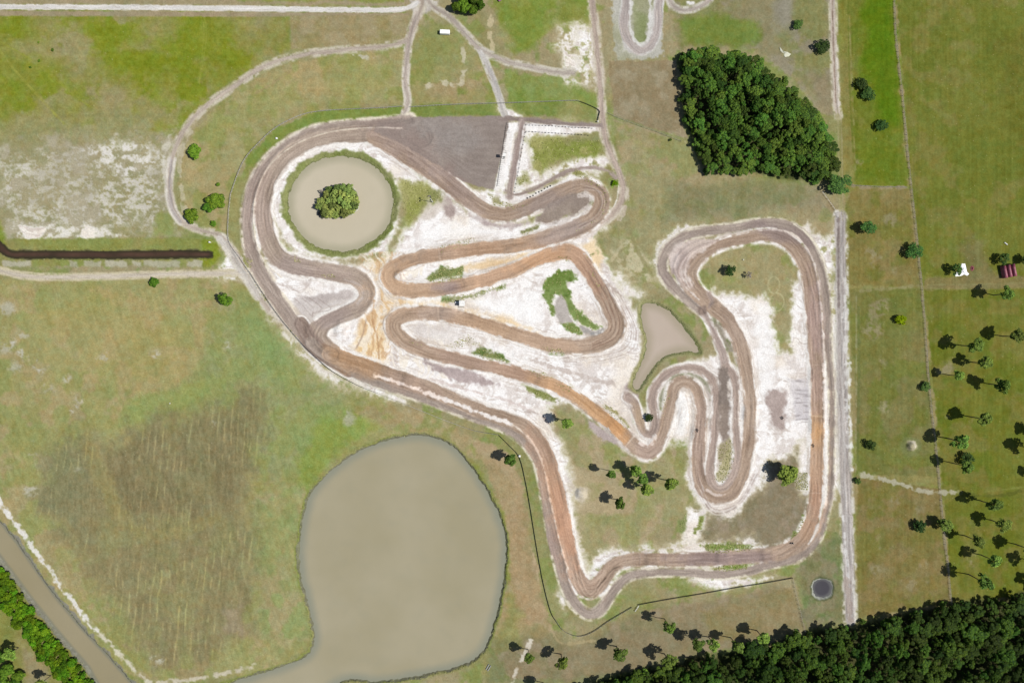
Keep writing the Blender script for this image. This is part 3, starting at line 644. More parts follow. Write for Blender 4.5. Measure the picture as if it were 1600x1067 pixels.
track([(515, 553, 22), (550, 566, 24), (600, 583, 22), (650, 601, 22), (700, 621, 21), (750, 641, 20), (795, 656, 20), (822, 669, 22), (840, 689, 22), (854, 714, 22), (863, 743, 22), (871, 773, 22), (877, 800, 22), (882, 824, 21), (888, 853, 20), (894, 880, 20), (902, 902, 22), (914, 917, 24), (930, 917, 24), (944, 902, 22), (956, 886, 20), (972, 877, 18), (1000, 873, 18), (1053, 874, 18), (1091, 873, 18), (1129, 871, 19), (1200, 866, 20), (1228, 859, 21), (1250, 846, 21), (1263, 823, 19), (1271, 797, 18), (1275, 760, 18), (1276, 700, 18), (1277, 640, 18), (1276, 590, 18), (1274, 540, 20), (1271, 490, 22), (1268, 455, 22), (1261, 420, 22), (1247, 394, 22), (1226, 375, 19), (1198, 368, 17), (1156, 374, 15), (1120, 384, 16), (1090, 400, 22), (1074, 422, 26), (1078, 444, 24), (1092, 461, 22), (1112, 478, 22), (1136, 500, 20), (1154, 532, 20), (1165, 576, 17), (1171, 620, 16), (1171, 660, 16), (1168, 700, 18), (1160, 735, 20), (1146, 762, 22), (1128, 774, 22), (1110, 772, 22), (1096, 757, 20), (1091, 732, 18), (1091, 694, 17), (1095, 656, 16), (1094, 631, 16), (1086, 606, 15), (1068, 595, 14), (1053, 604, 15), (1048, 626, 16), (1042, 652, 16), (1034, 678, 17), (1025, 698, 18), (1012, 707, 20), (997, 701, 20), (981, 687, 19), (955, 661, 18), (926, 640, 18), (901, 622, 17), (871, 605, 17), (838, 592, 17), (800, 581, 17), (760, 572, 17), (729, 565, 17), (691, 556, 18), (660, 547, 19), (634, 535, 21), (618, 519, 22), (616, 503, 22), (630, 493, 22), (655, 489, 20), (686, 490, 19), (716, 496, 18), (754, 506, 18), (800, 521, 19), (851, 536, 20), (895, 541, 20), (930, 538, 22), (955, 526, 24), (963, 506, 24), (952, 480, 22), (937, 452, 20), (920, 424, 20), (905, 404, 22), (886, 394, 22), (862, 397, 20), (838, 406, 18), (800, 423, 18), (760, 436, 19), (720, 446, 20), (678, 452, 20), (640, 454, 20), (617, 448, 20), (606, 434, 20), (612, 420, 20), (632, 410, 20), (660, 402, 20), (700, 395, 20), (754, 389, 18), (800, 384, 19), (851, 373, 22), (896, 358, 24), (922, 345, 24), (938, 325, 22), (938, 305, 20), (922, 292, 20), (905, 291, 20), (876, 301, 22), (840, 318, 22), (800, 334, 20), (772, 334, 20), (750, 325, 20), (726, 307, 22), (700, 286, 24), (664, 258, 30), (632, 236, 32), (606, 222, 28), (585, 214, 22)], 18, BR, TRK, fringe=4.5, ruts=13, berm=.35, fden=.62)
# the narrow twisting lane east of the small pond
track([(1098, 487, 10), (1108, 505, 8), (1120, 530, 9), (1129, 553, 11), (1133, 575, 12)], 10, (184, 168, 160), TRK, fringe=3, ruts=10)
track([(980, 620, 13), (992, 632, 12), (998, 655, 12), (1006, 674, 11), (1018, 678, 11), (1024, 664, 11), (1021, 645, 12), (1019, 622, 13), (1025, 604, 13), (1041, 585, 11), (1063, 575, 10), (1086, 575, 11), (1105, 584, 12), (1117, 602, 11), (1119, 631, 11), (1117, 669, 11), (1113, 707, 11), (1109, 735, 11), (1112, 753, 11), (1122, 762, 11), (1136, 757, 11), (1147, 738, 11), (1152, 712, 10), (1150, 682, 10), (1149, 655, 10), (1150, 620, 9), (1147, 590, 10), (1136, 574, 12)], 11, (170, 152, 142), TRK, fringe=3, ruts=12, berm=.2)
track([(1108, 458), (1112, 470), (1108, 480)], 7, (176, 158, 148), TRK, ruts=6)
flush()
P([(1122, 575), (1137, 574), (1140, 610), (1138, 680), (1130, 690), (1122, 660)], [(146, 132, 122), (136, 124, 116)], 3, 2, 2, lab=TRK)
P([(1122, 700), (1140, 690), (1132, 720), (1120, 735)], [(160, 146, 124)], 4, 3, 2, op=.6)
P([(1090, 480), (1102, 478), (1104, 490), (1092, 492)], [(146, 128, 118)], 2, 1, 1)
# start pad and its lanes
P([(590, 192), (640, 184), (700, 182), (780, 181), (796, 188), (784, 245), (771, 297), (750, 292), (722, 284), (690, 262), (650, 238), (610, 216), (585, 206)], [DK, (146, 134, 127), (154, 142, 134)], 1.5, 0, 1.2, lab=PAD, tex=5)
sl, sd = poly_field([(600, 195), (780, 184), (768, 294), (700, 268)])
C[sl] += ((vn((PY[sl] + PX[sl] * .05) / 3.2, PX[sl] / 50, 4) - .5) * 7 * ss(0, 6, sd))[..., None]
P([(640, 200), (700, 195), (760, 215), (750, 240), (690, 232)], [(156, 149, 145)], 14, 12, 4, op=.6)
for k in range(16):
    y0 = 196 + k * 6.2
    wline([(790 - k * .95, y0), (740, y0 * .8 + 42 + k * .6), (690, 214 + k * 1.9), (640, 204 + k * 1.6), (596, 200 + k * .8)], 1.5, (164, 153, 146) if k % 2 else (134, 123, 117), .32, f=1.2)
track([(780, 186), (800, 186), (850, 190), (900, 194), (938, 196)], 8.5, (152, 138, 132), ROAD, ruts=6)
track([(816, 190), (811, 220), (805, 255), (798, 290), (797, 306)], 12, (168, 152, 146), ROAD, ruts=9)
track([(790, 298), (805, 304), (832, 297), (858, 283), (880, 271), (896, 265), (925, 262), (948, 267), (962, 278)], 7, (164, 148, 140), ROAD, ruts=7)
flush()
wline([(804, 193), (796, 240), (787, 290), (785, 297)], 2, (248, 246, 245), 1)
wline([(819, 196), (812, 240), (804, 296), (806, 301), (815, 299)], 2, (246, 243, 241), .9)

# the infilled loop at the north
P([(838, 344), (858, 320), (890, 305), (915, 302), (924, 312), (914, 328), (890, 338), (856, 350)], [(148, 134, 124), (160, 146, 134)], 3, 3, 2, lab=TRK)
wline([(905, 306), (921, 308), (922, 318), (908, 332)], 5, (222, 212, 206), .7, den=.8)
wline([(842, 348), (870, 352), (890, 342)], 4, (214, 202, 196), .7, den=.7)
# old sweeping wheel marks outside the eastern inner bend
for k in range(5):
    o = 5 * k
    wline([(950 + o * .9, 452), (978 + o * .7, 500), (982 + o * .8, 525), (968 + o, 545 + o * .3), (930, 553 + o * .8), (880, 556 + o * .6)], 1.4, (176, 160, 152) if k % 2 else (206, 196, 190), .75, den=.75)
    wline([(1092 - o * .3, 745 + o), (1110, 788 + o * .6), (1135, 792 + o * .5), (1160, 775 + o * .5), (1176 + o * .5, 740)], 1.4, (160, 142, 134) if k % 2 else (216, 206, 200), .7, den=.75)
for k in range(4):
    wline([(425 + 8 * k, 440 + 2 * k), (440 + 8 * k, 446 + 3 * k), (470, 446 + 4 * k), (486, 436 + 2 * k)], 1.1, (190, 176, 168), .7)
    wline([(460 + 12 * k, 466), (475 + 14 * k, 480 + k), (488, 495 - 2 * k)], 1.0, (164, 150, 144), .7)
wline([(500, 498), (530, 484), (556, 470)], 1, (150, 134, 126), .8)
wline([(828, 560), (850, 570), (885, 580), (920, 590), (960, 600)], 7, (198, 184, 176), .75, den=.8)
wline([(820, 640), (845, 648), (856, 660)], 5, (176, 160, 152), .7, den=.7)
wline([(670, 590), (720, 606), (780, 622), (830, 640)], 4, (212, 196, 190), .7, den=.8)
wline([(926, 425), (945, 440), (970, 462)], 4, (176, 160, 150), .7, den=.8)
wline([(585, 470), (582, 500), (590, 530), (592, 560)], 2, (190, 150, 110), .7)
wline([(572, 500), (566, 525), (556, 545)], 1.4, (170, 146, 128), .8)
# sandy dividing ridges
wline([(628, 201), (590, 200), (540, 203), (500, 211), (462, 226), (432, 248), (412, 274), (401, 305), (396, 335), (398, 365), (402, 385)], 1.6, (226, 214, 196), .85, br=.25)
wline([(402, 385), (410, 405), (424, 420), (440, 434)], 2.6, (232, 222, 206), .85, den=.8, br=.2)
wline([(585, 586), (640, 604), (700, 626), (750, 645), (800, 662)], 5, (244, 238, 234), .95, f=1.5, br=.2)
wline([(800, 662), (826, 684), (843, 712), (853, 745), (858, 775), (864, 800), (873, 840), (882, 872), (890, 900)], 3, (232, 220, 206), .85, den=.8, br=.2)
wline([(960, 893), (985, 888), (1030, 885), (1075, 885), (1110, 886)], 2.4, (222, 212, 196), .8, den=.8, br=.15)
wline([(1288, 790), (1290, 740), (1289, 680), (1288, 620), (1287, 570)], 5, (240, 234, 228), .9, den=.8, br=.2)
wline([(1286, 560), (1283, 500), (1278, 445), (1268, 405), (1252, 378), (1228, 362), (1200, 359)], 2.2, (222, 208, 198), .85, br=.25)
wline([(1100, 374), (1074, 386), (1056, 406), (1054, 424), (1066, 444), (1092, 468)], 3, (226, 214, 206), .85, br=.3)
P([(1042, 402), (1056, 383), (1090, 371), (1130, 374), (1104, 390), (1080, 406), (1072, 428), (1086, 452), (1066, 450), (1048, 428)], [(206, 190, 180), (184, 166, 156), (216, 204, 196)], 3, 3, 2, lab=TRK)
for k in range(4):
    wline([(1122 - 4 * k, 376 + k * 2), (1086 - k, 388 + k * 2), (1064 + k * 3, 410), (1060 + k * 3.5, 428), (1072 + k * 3, 446)], 2.2, (218, 204, 196) if k % 2 else (176, 156, 146), .8, br=.15)
wline([(1012, 695), (1018, 690), (1022, 680)], 6, (232, 224, 218), .8)
wline([(1000, 690), (1010, 694)], 6, (240, 234, 228), .9)
wline([(1105, 765), (1118, 773), (1132, 772)], 3, (222, 208, 200), .8)
for k in range(3):
    wline([(893 + 5 * k, 890 - 4 * k), (900 + 5 * k, 917 - 4 * k), (915 + 2 * k, 936 - 5 * k), (930 - k, 933 - 5 * k), (944 - 3 * k, 914 - 4 * k)], 1.8, (206, 184, 166), .7, br=.2)
wline([(931, 920), (944, 905), (957, 890), (968, 884)], 1.6, (70, 62, 52), .7, den=.75)
for k in range(3):
    wline([(930 + 8 * k, 445), (946 + 7 * k, 478), (956 + 6 * k, 505), (948 + 6 * k, 524 + k * 2), (925, 537 + 4 * k)], 1.2, (124, 96, 82), .55, br=-.12)
    wline([(908, 288 + 4 * k), (934 + 2 * k, 298 + k), (941 + 2 * k, 318), (930 + 3 * k, 338 + k), (905, 352 + 3 * k)], 1.2, (124, 106, 98) if k % 2 else (200, 186, 176), .6)
    wline([(616 - 5 * k, 412), (602 - 5 * k, 426), (602 - 4 * k, 442), (616 - 2 * k, 455 + k)], 1.1, (204, 170, 134), .6)
    wline([(625 - 6 * k, 485 - k), (609 - 5 * k, 500), (610 - 4 * k, 520), (625 - 3 * k, 540)], 1.1, (214, 186, 158) if k % 2 else (150, 124, 104), .6)
wline([(538, 436), (562, 446), (567, 462), (558, 474)], 3, (196, 184, 178), .7)
# soil colour changes along the circuit
def stain(x, y, r, col, op=.7, ax=1.0, ang=0.0, f=.6):
    sl = box(x - r * 2.2 * max(ax, 1), x + r * 2.2 * max(ax, 1), y - r * 2.2 * max(ax, 1), y + r * 2.2 * max(ax, 1))
    ca, sa = math.cos(ang), math.sin(ang)
    u = ((PX[sl] - x) * ca + (PY[sl] - y) * sa) / (r * ax); v = (-(PX[sl] - x) * sa + (PY[sl] - y) * ca) / r
    d = np.sqrt(u * u + v * v) + (NM2[sl] - .5) * .7 + (NH[sl] - .5) * .3
    m = (1 - ss(1 - f, 1 + f, d)) * op * np.isin(LAB[sl], (TRK, PAD))
    c = C[sl]; lum = c.mean(axis=2, keepdims=True)
    blend(sl, m, arr(*col) + arr(9, 11, 16) + (lum - 160) * .8)
for s in [(740, 420, 52, (192, 156, 122), .5, 2.6, -.15), (750, 512, 34, (194, 160, 128), .5, 3.4, .25), (770, 580, 26, (186, 152, 122), .45, 5, .3), (868, 770, 26, (190, 148, 116), .55, 4, 1.35), (1276, 690, 18, (190, 156, 124), .5, 6, 1.57), (616, 440, 34, (194, 160, 126), .5), (900, 860, 30, (182, 152, 130), .4, 2, 1.2),
          (560, 565, 22, (184, 148, 112), .85, 2, .4), (640, 600, 14, (176, 150, 130), .6, 3, .35),
          (615, 435, 24, (186, 152, 118), .7), (640, 456, 14, (186, 154, 122), .6, 2), (700, 390, 12, (186, 156, 130), .5, 3, -.15),
          (760, 386, 14, (186, 150, 118), .6, 3, -.1), (700, 450, 9, (146, 126, 118), .8, 2.2), (770, 436, 14, (192, 156, 124), .8, 3, -.3),
          (850, 400, 20, (196, 154, 116), .9, 2.6, -.35), (905, 405, 18, (182, 146, 116), .8, 1.4, .8), (926, 440, 16, (182, 148, 122), .7, 1.6, 1),
          (620, 512, 26, (180, 154, 128), .6), (690, 490, 12, (184, 164, 148), .6, 3), (760, 510, 12, (192, 160, 128), .8, 4, .3), (850, 535, 14, (190, 160, 132), .7, 3, .2),
          (720, 564, 12, (166, 140, 122), .6, 4, .25), (800, 580, 12, (176, 144, 120), .7, 3, .3), (870, 605, 13, (192, 152, 112), .9, 3, .45),
          (930, 643, 13, (190, 148, 104), .95, 3.6, .7), (965, 672, 13, (194, 146, 98), .95, 1.6, .75), (1010, 700, 18, (172, 148, 132), .6),
          (868, 765, 14, (178, 142, 112), .8, 3, 1.3), (882, 820, 14, (190, 146, 114), .9, 4, 1.35), (845, 700, 14, (176, 146, 122), .7, 2, 1),
          (862, 850, 9, (160, 136, 122), .6, 3, 1.4), (1276, 675, 11, (198, 154, 108), .95, 2.2, 1.57), (1276, 740, 11, (182, 148, 118), .8, 4, 1.57), (1276, 790, 11, (184, 146, 118), .8, 3, 1.57),
          (1275, 600, 11, (176, 150, 134), .7, 4, 1.57), (1272, 500, 14, (178, 152, 140), .7, 4, 1.5), (1262, 825, 14, (180, 146, 116), .7, 2, 1.9), (1120, 872, 14, (148, 128, 122), .7, 6),
          (1220, 366, 12, (146, 128, 120), .7, 4, .3), (1150, 510, 14, (172, 150, 130), .7, 3, 1.1), (1168, 620, 12, (172, 150, 128), .6, 4, 1.57), (1092, 690, 12, (170, 146, 130), .6, 5, 1.57), (1000, 650, 12, (190, 164, 132), .7, 1.6, 1.4),
          (640, 230, 26, (158, 138, 126), .6, 2.6, .6), (720, 300, 16, (160, 140, 128), .6, 3, .7), (850, 316, 14, (158, 142, 132), .6, 3, -.4), (880, 365, 14, (158, 142, 132), .7, 3, -.4),
          (404, 330, 20, (164, 142, 128), .5, 3, 1.57), (520, 428, 12, (158, 138, 124), .6, 3, .15), (520, 497, 12, (154, 136, 126), .7, 3, -.4), (460, 420, 16, (154, 136, 126), .6, 2, .5), (1060, 410, 16, (150, 132, 124), .5, 2, 2)]:
    stain(*s)
# jump faces across the lanes
for (x, y, ang, ln, col) in [(686, 396, 1.45, 18, (214, 190, 170)), (722, 445, 1.3, 16, (200, 168, 140)), (684, 490, 1.5, 18, (200, 178, 160)), (983, 690, 2.3, 22, (236, 220, 206)), (1000, 874, 1.57, 18, (176, 158, 148)), (1041, 874, 1.57, 18, (170, 152, 144)), (1091, 693, .05, 14, (196, 176, 162)), (1093, 664, .05, 14, (196, 176, 162)), (1172, 625, .05, 14, (196, 176, 162)), (1172, 665, .05, 14, (192, 172, 158)), (1276, 650, .02, 17, (222, 196, 166)), (1276, 570, .02, 17, (206, 184, 170)), (1275, 770, .02, 17, (206, 180, 160)), (870, 690, .4, 20, (206, 186, 170)), (560, 478, 2.4, 12, (190, 174, 162)), (1152, 655, .4, 12, (200, 184, 172))]:
    dx, dy = math.cos(ang) * ln / 2, math.sin(ang) * ln / 2
    wline([(x - dx, y - dy), (x, y), (x + dx, y + dy)], 1.8, col, .55, br=.12)
for (x, y, ang) in [(700, 393, -.1), (735, 441, -.25), (700, 491, .1), (960, 668, .75), (1020, 874, 0), (1092, 678, 1.57), (1172, 645, 1.57), (1276, 665, 1.57), (1276, 585, 1.57), (880, 815, 1.35), (640, 598, .3), (850, 600, .4), (1200, 866, 0), (1130, 872, 0)]:
    sl = box(x - 26, x + 26, y - 26, y + 26)
    u = (PX[sl] - x) * math.cos(ang) + (PY[sl] - y) * math.sin(ang); v = -(PX[sl] - x) * math.sin(ang) + (PY[sl] - y) * math.cos(ang)
    H[sl] += (.8 * (1 - ss(5, 16, np.abs(u))) * (1 - ss(5, 15, np.abs(v)))).astype(np.float32)
# spoil heaps and mounds
def mound(x, y, rx, ry, h, p=1.0):
    sl = box(x - rx * 1.6, x + rx * 1.6, y - ry * 1.6, y + ry * 1.6)
    d = np.sqrt(((PX[sl] - x) / rx) ** 2 + ((PY[sl] - y) / ry) ** 2) + (NH[sl] - .5) * .2
    H[sl] += (h * (1 - ss(.25, 1.1, d))).astype(np.float32)
for m_ in [(908, 771, 10, 10, 1.6), (1424, 697, 9, 9, 1.9), (625, 430, 10, 9, 1.2), (533, 515, 14, 14, 1.0), (700, 428, 22, 8, .7), (1222, 85, 7, 4, .4), (770, 556, 24, 7, .6), (725, 583, 50, 9, .7), (1068, 640, 12, 40, .6), (1118, 476, 10, 7, .6)]:
    mound(*m_)
stainp = [(1424 + 15 * math.cos(a), 697 + 15 * math.sin(a)) for a in np.arange(0, 6.28, .5)]
P(stainp, [(122, 128, 84)], 3, 2, 2, op=.7)
P([(1424 + 7 * math.cos(a), 697 + 7 * math.sin(a)) for a in np.arange(0, 6.28, .5)], [(152, 144, 104), (186, 178, 150)], 2, 2, 2)
P([(1424, 690), (1430, 690), (1432, 698), (1426, 700)], [(206, 198, 178)], 2, 1, 2)
H += (fbm(PX / 5, PY / 5, 3, 51, .6) - .5) * .12 * np.isin(LAB, (TRK,)) + (NM2 - .5) * .12
bright = ss(200, 235, C[..., 2])
H += (fbm(PX / 4, PY / 4, 3, 57, .65) - .5) * .07 * bright

# ------------------------------------------------------------------ water basins
def expand(q, d):
    q = np.asarray(q, float); n = len(q)
    nx = np.roll(q, -1, 0) - np.roll(q, 1, 0)
    nr = np.stack([nx[:, 1], -nx[:, 0]], 1); nr /= np.maximum(np.linalg.norm(nr, axis=1, keepdims=True), 1e-6)
    area = np.sum(q[:, 0] * np.roll(q[:, 1], -1) - np.roll(q[:, 0], -1) * q[:, 1])
    return q + nr * d * (1 if area > 0 else -1)

BASIN = []
def basin(name, pts, zw, bank, bankcol, rimcol, rimw=2.2, jag=1.2, sm=True):
    q = smooth(pts, True, 6) if sm else np.asarray(pts, float)
    sl, sd = poly_field(q, bank + 14)
    e = sd + (NH[sl] - .5) * 2 * jag + (NM2[sl] - .5) * jag
    if bankcol is not None:
        m = ss(-bank - 3, -bank + 2, e + (NM2[sl] - .5) * bank * .5) * (1 - ss(0, 1, e))
        blend(sl, m, tone(sl, bankcol, None, 14))
    m = ss(-rimw - .8, -rimw + .8, e + (NM2[sl] - .5) * rimw) * (1 - ss(6, 9, e))
    blend(sl, m * .8, tone(sl, [rimcol], None, 14))
    h = H[sl]
    tgt = np.where(e > 0, zw - .06 - .12 * np.minimum(e, 12), zw + ss(0, bank, -e) * (-zw))
    k = ss(-bank, -bank * .3, e)
    h += (tgt - h) * k
    LAB[sl][e > -1] = 0
    BASIN.append((name, expand(q, 3.5), zw, sl, sd))

WG = [(120, 138, 58), (138, 146, 84), (106, 128, 50)]
basin('round_pond', [(532 + 82 * math.cos(a), 318 + 74 * math.sin(a)) for a in np.arange(0, 6.28, .26)], -.8, 10, [(136, 142, 88), (148, 150, 102), (128, 138, 78)], (110, 114, 76), 1.6, 1.6)
basin('large_pond', [(476, 800), (484, 775), (502, 751), (531, 725), (566, 702), (610, 687), (650, 681), (684, 686), (712, 703), (740, 735), (765, 775), (782, 812), (790, 845), (789, 880), (785, 915), (775, 962), (763, 1000), (750, 1022), (728, 1037), (690, 1048), (640, 1058), (590, 1065), (565, 1062), (545, 1062), (520, 1072), (490, 1100), (440, 1140), (330, 1140), (290, 1095), (360, 1068), (402, 1055), (440, 1043), (470, 1030), (485, 1018), (491, 998), (486, 965), (478, 930), (470, 898), (468, 860), (471, 828)], -.9, 5, [(130, 140, 66), (148, 147, 94)], (112, 110, 98), 3.4, 1.3)
basin('triangle_pond', [(1003, 485), (1009, 475), (1029, 477), (1050, 491), (1070, 514), (1087, 537), (1092, 550), (1075, 549), (1052, 551), (1034, 560), (1019, 576), (1006, 594), (998, 607), (989, 605), (993, 588), (1002, 570), (1009, 550), (1011, 530), (1005, 508)], -.7, 7, [(142, 144, 98), (158, 154, 112)], (104, 112, 74), 2.0, 1.2)
basin('tank_pond', [(1285 + 14.5 * math.cos(a), 919 + 14.5 * math.sin(a)) for a in np.arange(0, 6.28, .4)], -.5, 4, [(80, 88, 58), (100, 106, 72)], (176, 176, 172), 2.4, 1.3)
basin('ditch_water', [(-60, 300), (-20, 355), (3, 380), (16, 392), (40, 392), (100, 392), (200, 392), (280, 391), (325, 393), (330, 397), (322, 402), (250, 403), (150, 404), (80, 403), (20, 403), (2, 396), (-15, 384), (-60, 330)], -.7, 3.5, None, (92, 88, 62), 1.6, .8)
basin('canal_water', [(-60, 735), (0, 817), (25, 848), (51, 886), (86, 934), (126, 982), (162, 1020), (192, 1053), (230, 1100), (170, 1100), (137, 1042), (111, 1012), (83, 979), (51, 939), (15, 891), (-60, 790)], -.8, 4, None, (128, 127, 122), 6.0, 1.0, sm=False)
# tree island
sl = box(470, 590, 270, 370)
ip = [(500, 318), (505, 303), (520, 293), (540, 290), (556, 300), (560, 318), (552, 332), (536, 338), (515, 337), (500, 330)]
sl, sd = poly_field(smooth(ip, True))
m = ss(-6, 4, sd + (NH[sl] - .5) * 3)
H[sl] += (m * (0.5 - H[sl]))
blend(sl, ss(-3, 1, sd), arr(96, 104, 62))
# shaded litter under the woods
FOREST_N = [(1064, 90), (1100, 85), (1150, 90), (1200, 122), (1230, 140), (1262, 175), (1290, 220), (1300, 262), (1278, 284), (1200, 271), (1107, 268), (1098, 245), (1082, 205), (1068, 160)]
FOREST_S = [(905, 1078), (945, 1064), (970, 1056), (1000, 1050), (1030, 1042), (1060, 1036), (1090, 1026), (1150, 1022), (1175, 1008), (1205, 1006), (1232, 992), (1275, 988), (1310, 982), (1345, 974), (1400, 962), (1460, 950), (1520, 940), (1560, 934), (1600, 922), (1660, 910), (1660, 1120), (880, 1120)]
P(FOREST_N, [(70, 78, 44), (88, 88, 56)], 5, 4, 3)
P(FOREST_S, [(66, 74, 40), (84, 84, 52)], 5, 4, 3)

def gz(px, py):
    i = int(np.clip(np.searchsorted(XS, px), 1, NX - 1)); j = int(np.clip(np.searchsorted(YS, py), 1, NY - 1))
    if abs(XS[i - 1] - px) < abs(XS[i] - px): i -= 1
    if abs(YS[j - 1] - py) < abs(YS[j] - py): j -= 1
    return float(H[j, i])

# ------------------------------------------------------------------ materials
def mat(name, rough=.9, spec=.25):
    m = bpy.data.materials.new(name)
    m.use_nodes = True
    b = m.node_tree.nodes["Principled BSDF"]
    b.inputs["Roughness"].default_value = rough
    b.inputs["Specular IOR Level"].default_value = spec
    return m, m.node_tree, b

def noise(nt, scale, detail=4, coord='Object'):
    tc = nt.nodes.new("ShaderNodeTexCoord"); n = nt.nodes.new("ShaderNodeTexNoise")
    n.inputs["Scale"].default_value = scale; n.inputs["Detail"].default_value = detail
    nt.links.new(tc.outputs[coord], n.inputs["Vector"])
    return n

def bump(nt, b, n, strength, dist):
    bp = nt.nodes.new("ShaderNodeBump")
    bp.inputs["Strength"].default_value = strength; bp.inputs["Distance"].default_value = dist
    nt.links.new(n.outputs["Fac"], bp.inputs["Height"]); nt.links.new(bp.outputs["Normal"], b.inputs["Normal"])

def soil_mat():
    m, nt, b = mat("soil_and_grass", .95, .05)
    a = nt.nodes.new("ShaderNodeAttribute"); a.attribute_name = "cover"
    n = noise(nt, 1.1, 5)
    mr = nt.nodes.new("ShaderNodeMapRange")
    mr.inputs[1].default_value = .3; mr.inputs[2].default_value = .7; mr.inputs[3].default_value = .88; mr.inputs[4].default_value = 1.12
    nt.links.new(n.outputs["Fac"], mr.inputs[0])
    mx = nt.nodes.new("ShaderNodeVectorMath"); mx.operation = 'SCALE'
    nt.links.new(a.outputs["Color"], mx.inputs[0]); nt.links.new(mr.outputs[0], mx.inputs["Scale"])
    nt.links.new(mx.outputs[0], b.inputs["Base Color"])
    bump(nt, b, noise(nt, 2.2, 5), .35, .25)
    return m
M_SOIL = soil_mat()

def tint_mat(name, c1, c2, scale=3.0, rough=.8, spec=.3, bs=.2, metal=0):
    m, nt, b = mat(name, rough, spec)
    b.inputs["Metallic"].default_value = metal
    n = noise(nt, scale)
    r = nt.nodes.new("ShaderNodeValToRGB")
    r.color_ramp.elements[0].color = c1; r.color_ramp.elements[1].color = c2
    r.color_ramp.elements[0].position = .35; r.color_ramp.elements[1].position = .65
    nt.links.new(n.outputs["Fac"], r.inputs[0]); nt.links.new(r.outputs[0], b.inputs["Base Color"])
    if bs: bump(nt, b, n, bs, .05)
    return m

def water_mat(name, c1, c2, shallow_reflect, scale=.02, rough=.12):  # edge colour: shallows, with a bluish-grey reflection painted in
    m, nt, b = mat(name, rough, .35)
    n = noise(nt, scale, 3)
    r = nt.nodes.new("ShaderNodeValToRGB")
    r.color_ramp.elements[0].color = c1; r.color_ramp.elements[1].color = c2
    r.color_ramp.elements[0].position = .35; r.color_ramp.elements[1].position = .68
    nt.links.new(n.outputs["Fac"], r.inputs[0])
    at = nt.nodes.new("ShaderNodeAttribute"); at.attribute_name = "depth"
    ad = nt.nodes.new("ShaderNodeMath"); ad.operation = 'MULTIPLY_ADD'; ad.use_clamp = True
    n2 = noise(nt, .12, 4); nt.links.new(n2.outputs["Fac"], ad.inputs[0]); ad.inputs[1].default_value = .5
    sb = nt.nodes.new("ShaderNodeMath"); sb.operation = 'SUBTRACT'; sb.inputs[1].default_value = .25
    nt.links.new(at.outputs["Fac"], sb.inputs[0]); nt.links.new(sb.outputs[0], ad.inputs[2])
    mx = nt.nodes.new("ShaderNodeMix"); mx.data_type = 'RGBA'
    nt.links.new(ad.outputs[0], mx.inputs[0]); mx.inputs[6].default_value = shallow_reflect; nt.links.new(r.outputs[0], mx.inputs[7])
    nt.links.new(mx.outputs[2], b.inputs["Base Color"])
    b.inputs["IOR"].default_value = 1.33
    bump(nt, b, noise(nt, .7, 4), .12, .15)
    return m

def leaf_mat(name, dark, lit, trans=.25):
    m, nt, b = mat(name, .7, .1)
    g = nt.nodes.new("ShaderNodeNewGeometry")
    oi = nt.nodes.new("ShaderNodeObjectInfo")
    r = nt.nodes.new("ShaderNodeValToRGB")
    r.color_ramp.elements[0].color = dark; r.color_ramp.elements[1].color = lit
    nt.links.new(g.outputs["Random Per Island"], r.inputs[0])
    hs = nt.nodes.new("ShaderNodeHueSaturation")
    mr = nt.nodes.new("ShaderNodeMapRange"); mr.inputs[3].default_value = .47; mr.inputs[4].default_value = .515; hs.inputs['Saturation'].default_value = 1.12
    mv = nt.nodes.new("ShaderNodeMapRange"); mv.inputs[3].default_value = .5; mv.inputs[4].default_value = 1.5
    ml = nt.nodes.new("ShaderNodeMath"); ml.operation = 'MULTIPLY'; ml.inputs[1].default_value = 7.31
    fr = nt.nodes.new("ShaderNodeMath"); fr.operation = 'FRACT'
    nt.links.new(oi.outputs["Random"], mr.inputs[0]); nt.links.new(oi.outputs["Random"], ml.inputs[0])
    nt.links.new(ml.outputs[0], fr.inputs[0]); nt.links.new(fr.outputs[0], mv.inputs[0])
    nt.links.new(mr.outputs[0], hs.inputs["Hue"]); nt.links.new(mv.outputs[0], hs.inputs["Value"])
    nt.links.new(r.outputs[0], hs.inputs["Color"]); nt.links.new(hs.outputs[0], b.inputs["Base Color"])
    tr = nt.nodes.new("ShaderNodeBsdfTranslucent"); nt.links.new(hs.outputs[0], tr.inputs[0])
    mx = nt.nodes.new("ShaderNodeMixShader"); mx.inputs[0].default_value = trans
    nt.links.new(b.outputs[0], mx.inputs[1]); nt.links.new(tr.outputs[0], mx.inputs[2])
    nt.links.new(mx.outputs[0], nt.nodes["Material Output"].inputs[0])
    return m

# ------------------------------------------------------------------ tagging
def tag(o, label=None, cat=None, group=None, kind=None):
    if label: o["label"] = label
    if cat: o["category"] = cat
    if group: o["group"] = group
    if kind: o["kind"] = kind
    return o

def empty(name, loc, rz=0.0):
    o = bpy.data.objects.new(name, None)
    o.empty_display_size = .5
    o.location = loc; o.rotation_euler = (0, 0, rz)
    COL.objects.link(o)
    return o

def mesh_obj(name, me, parent=None):
    o = bpy.data.objects.new(name, me)
    COL.objects.link(o)
    if parent: o.parent = parent
    return o

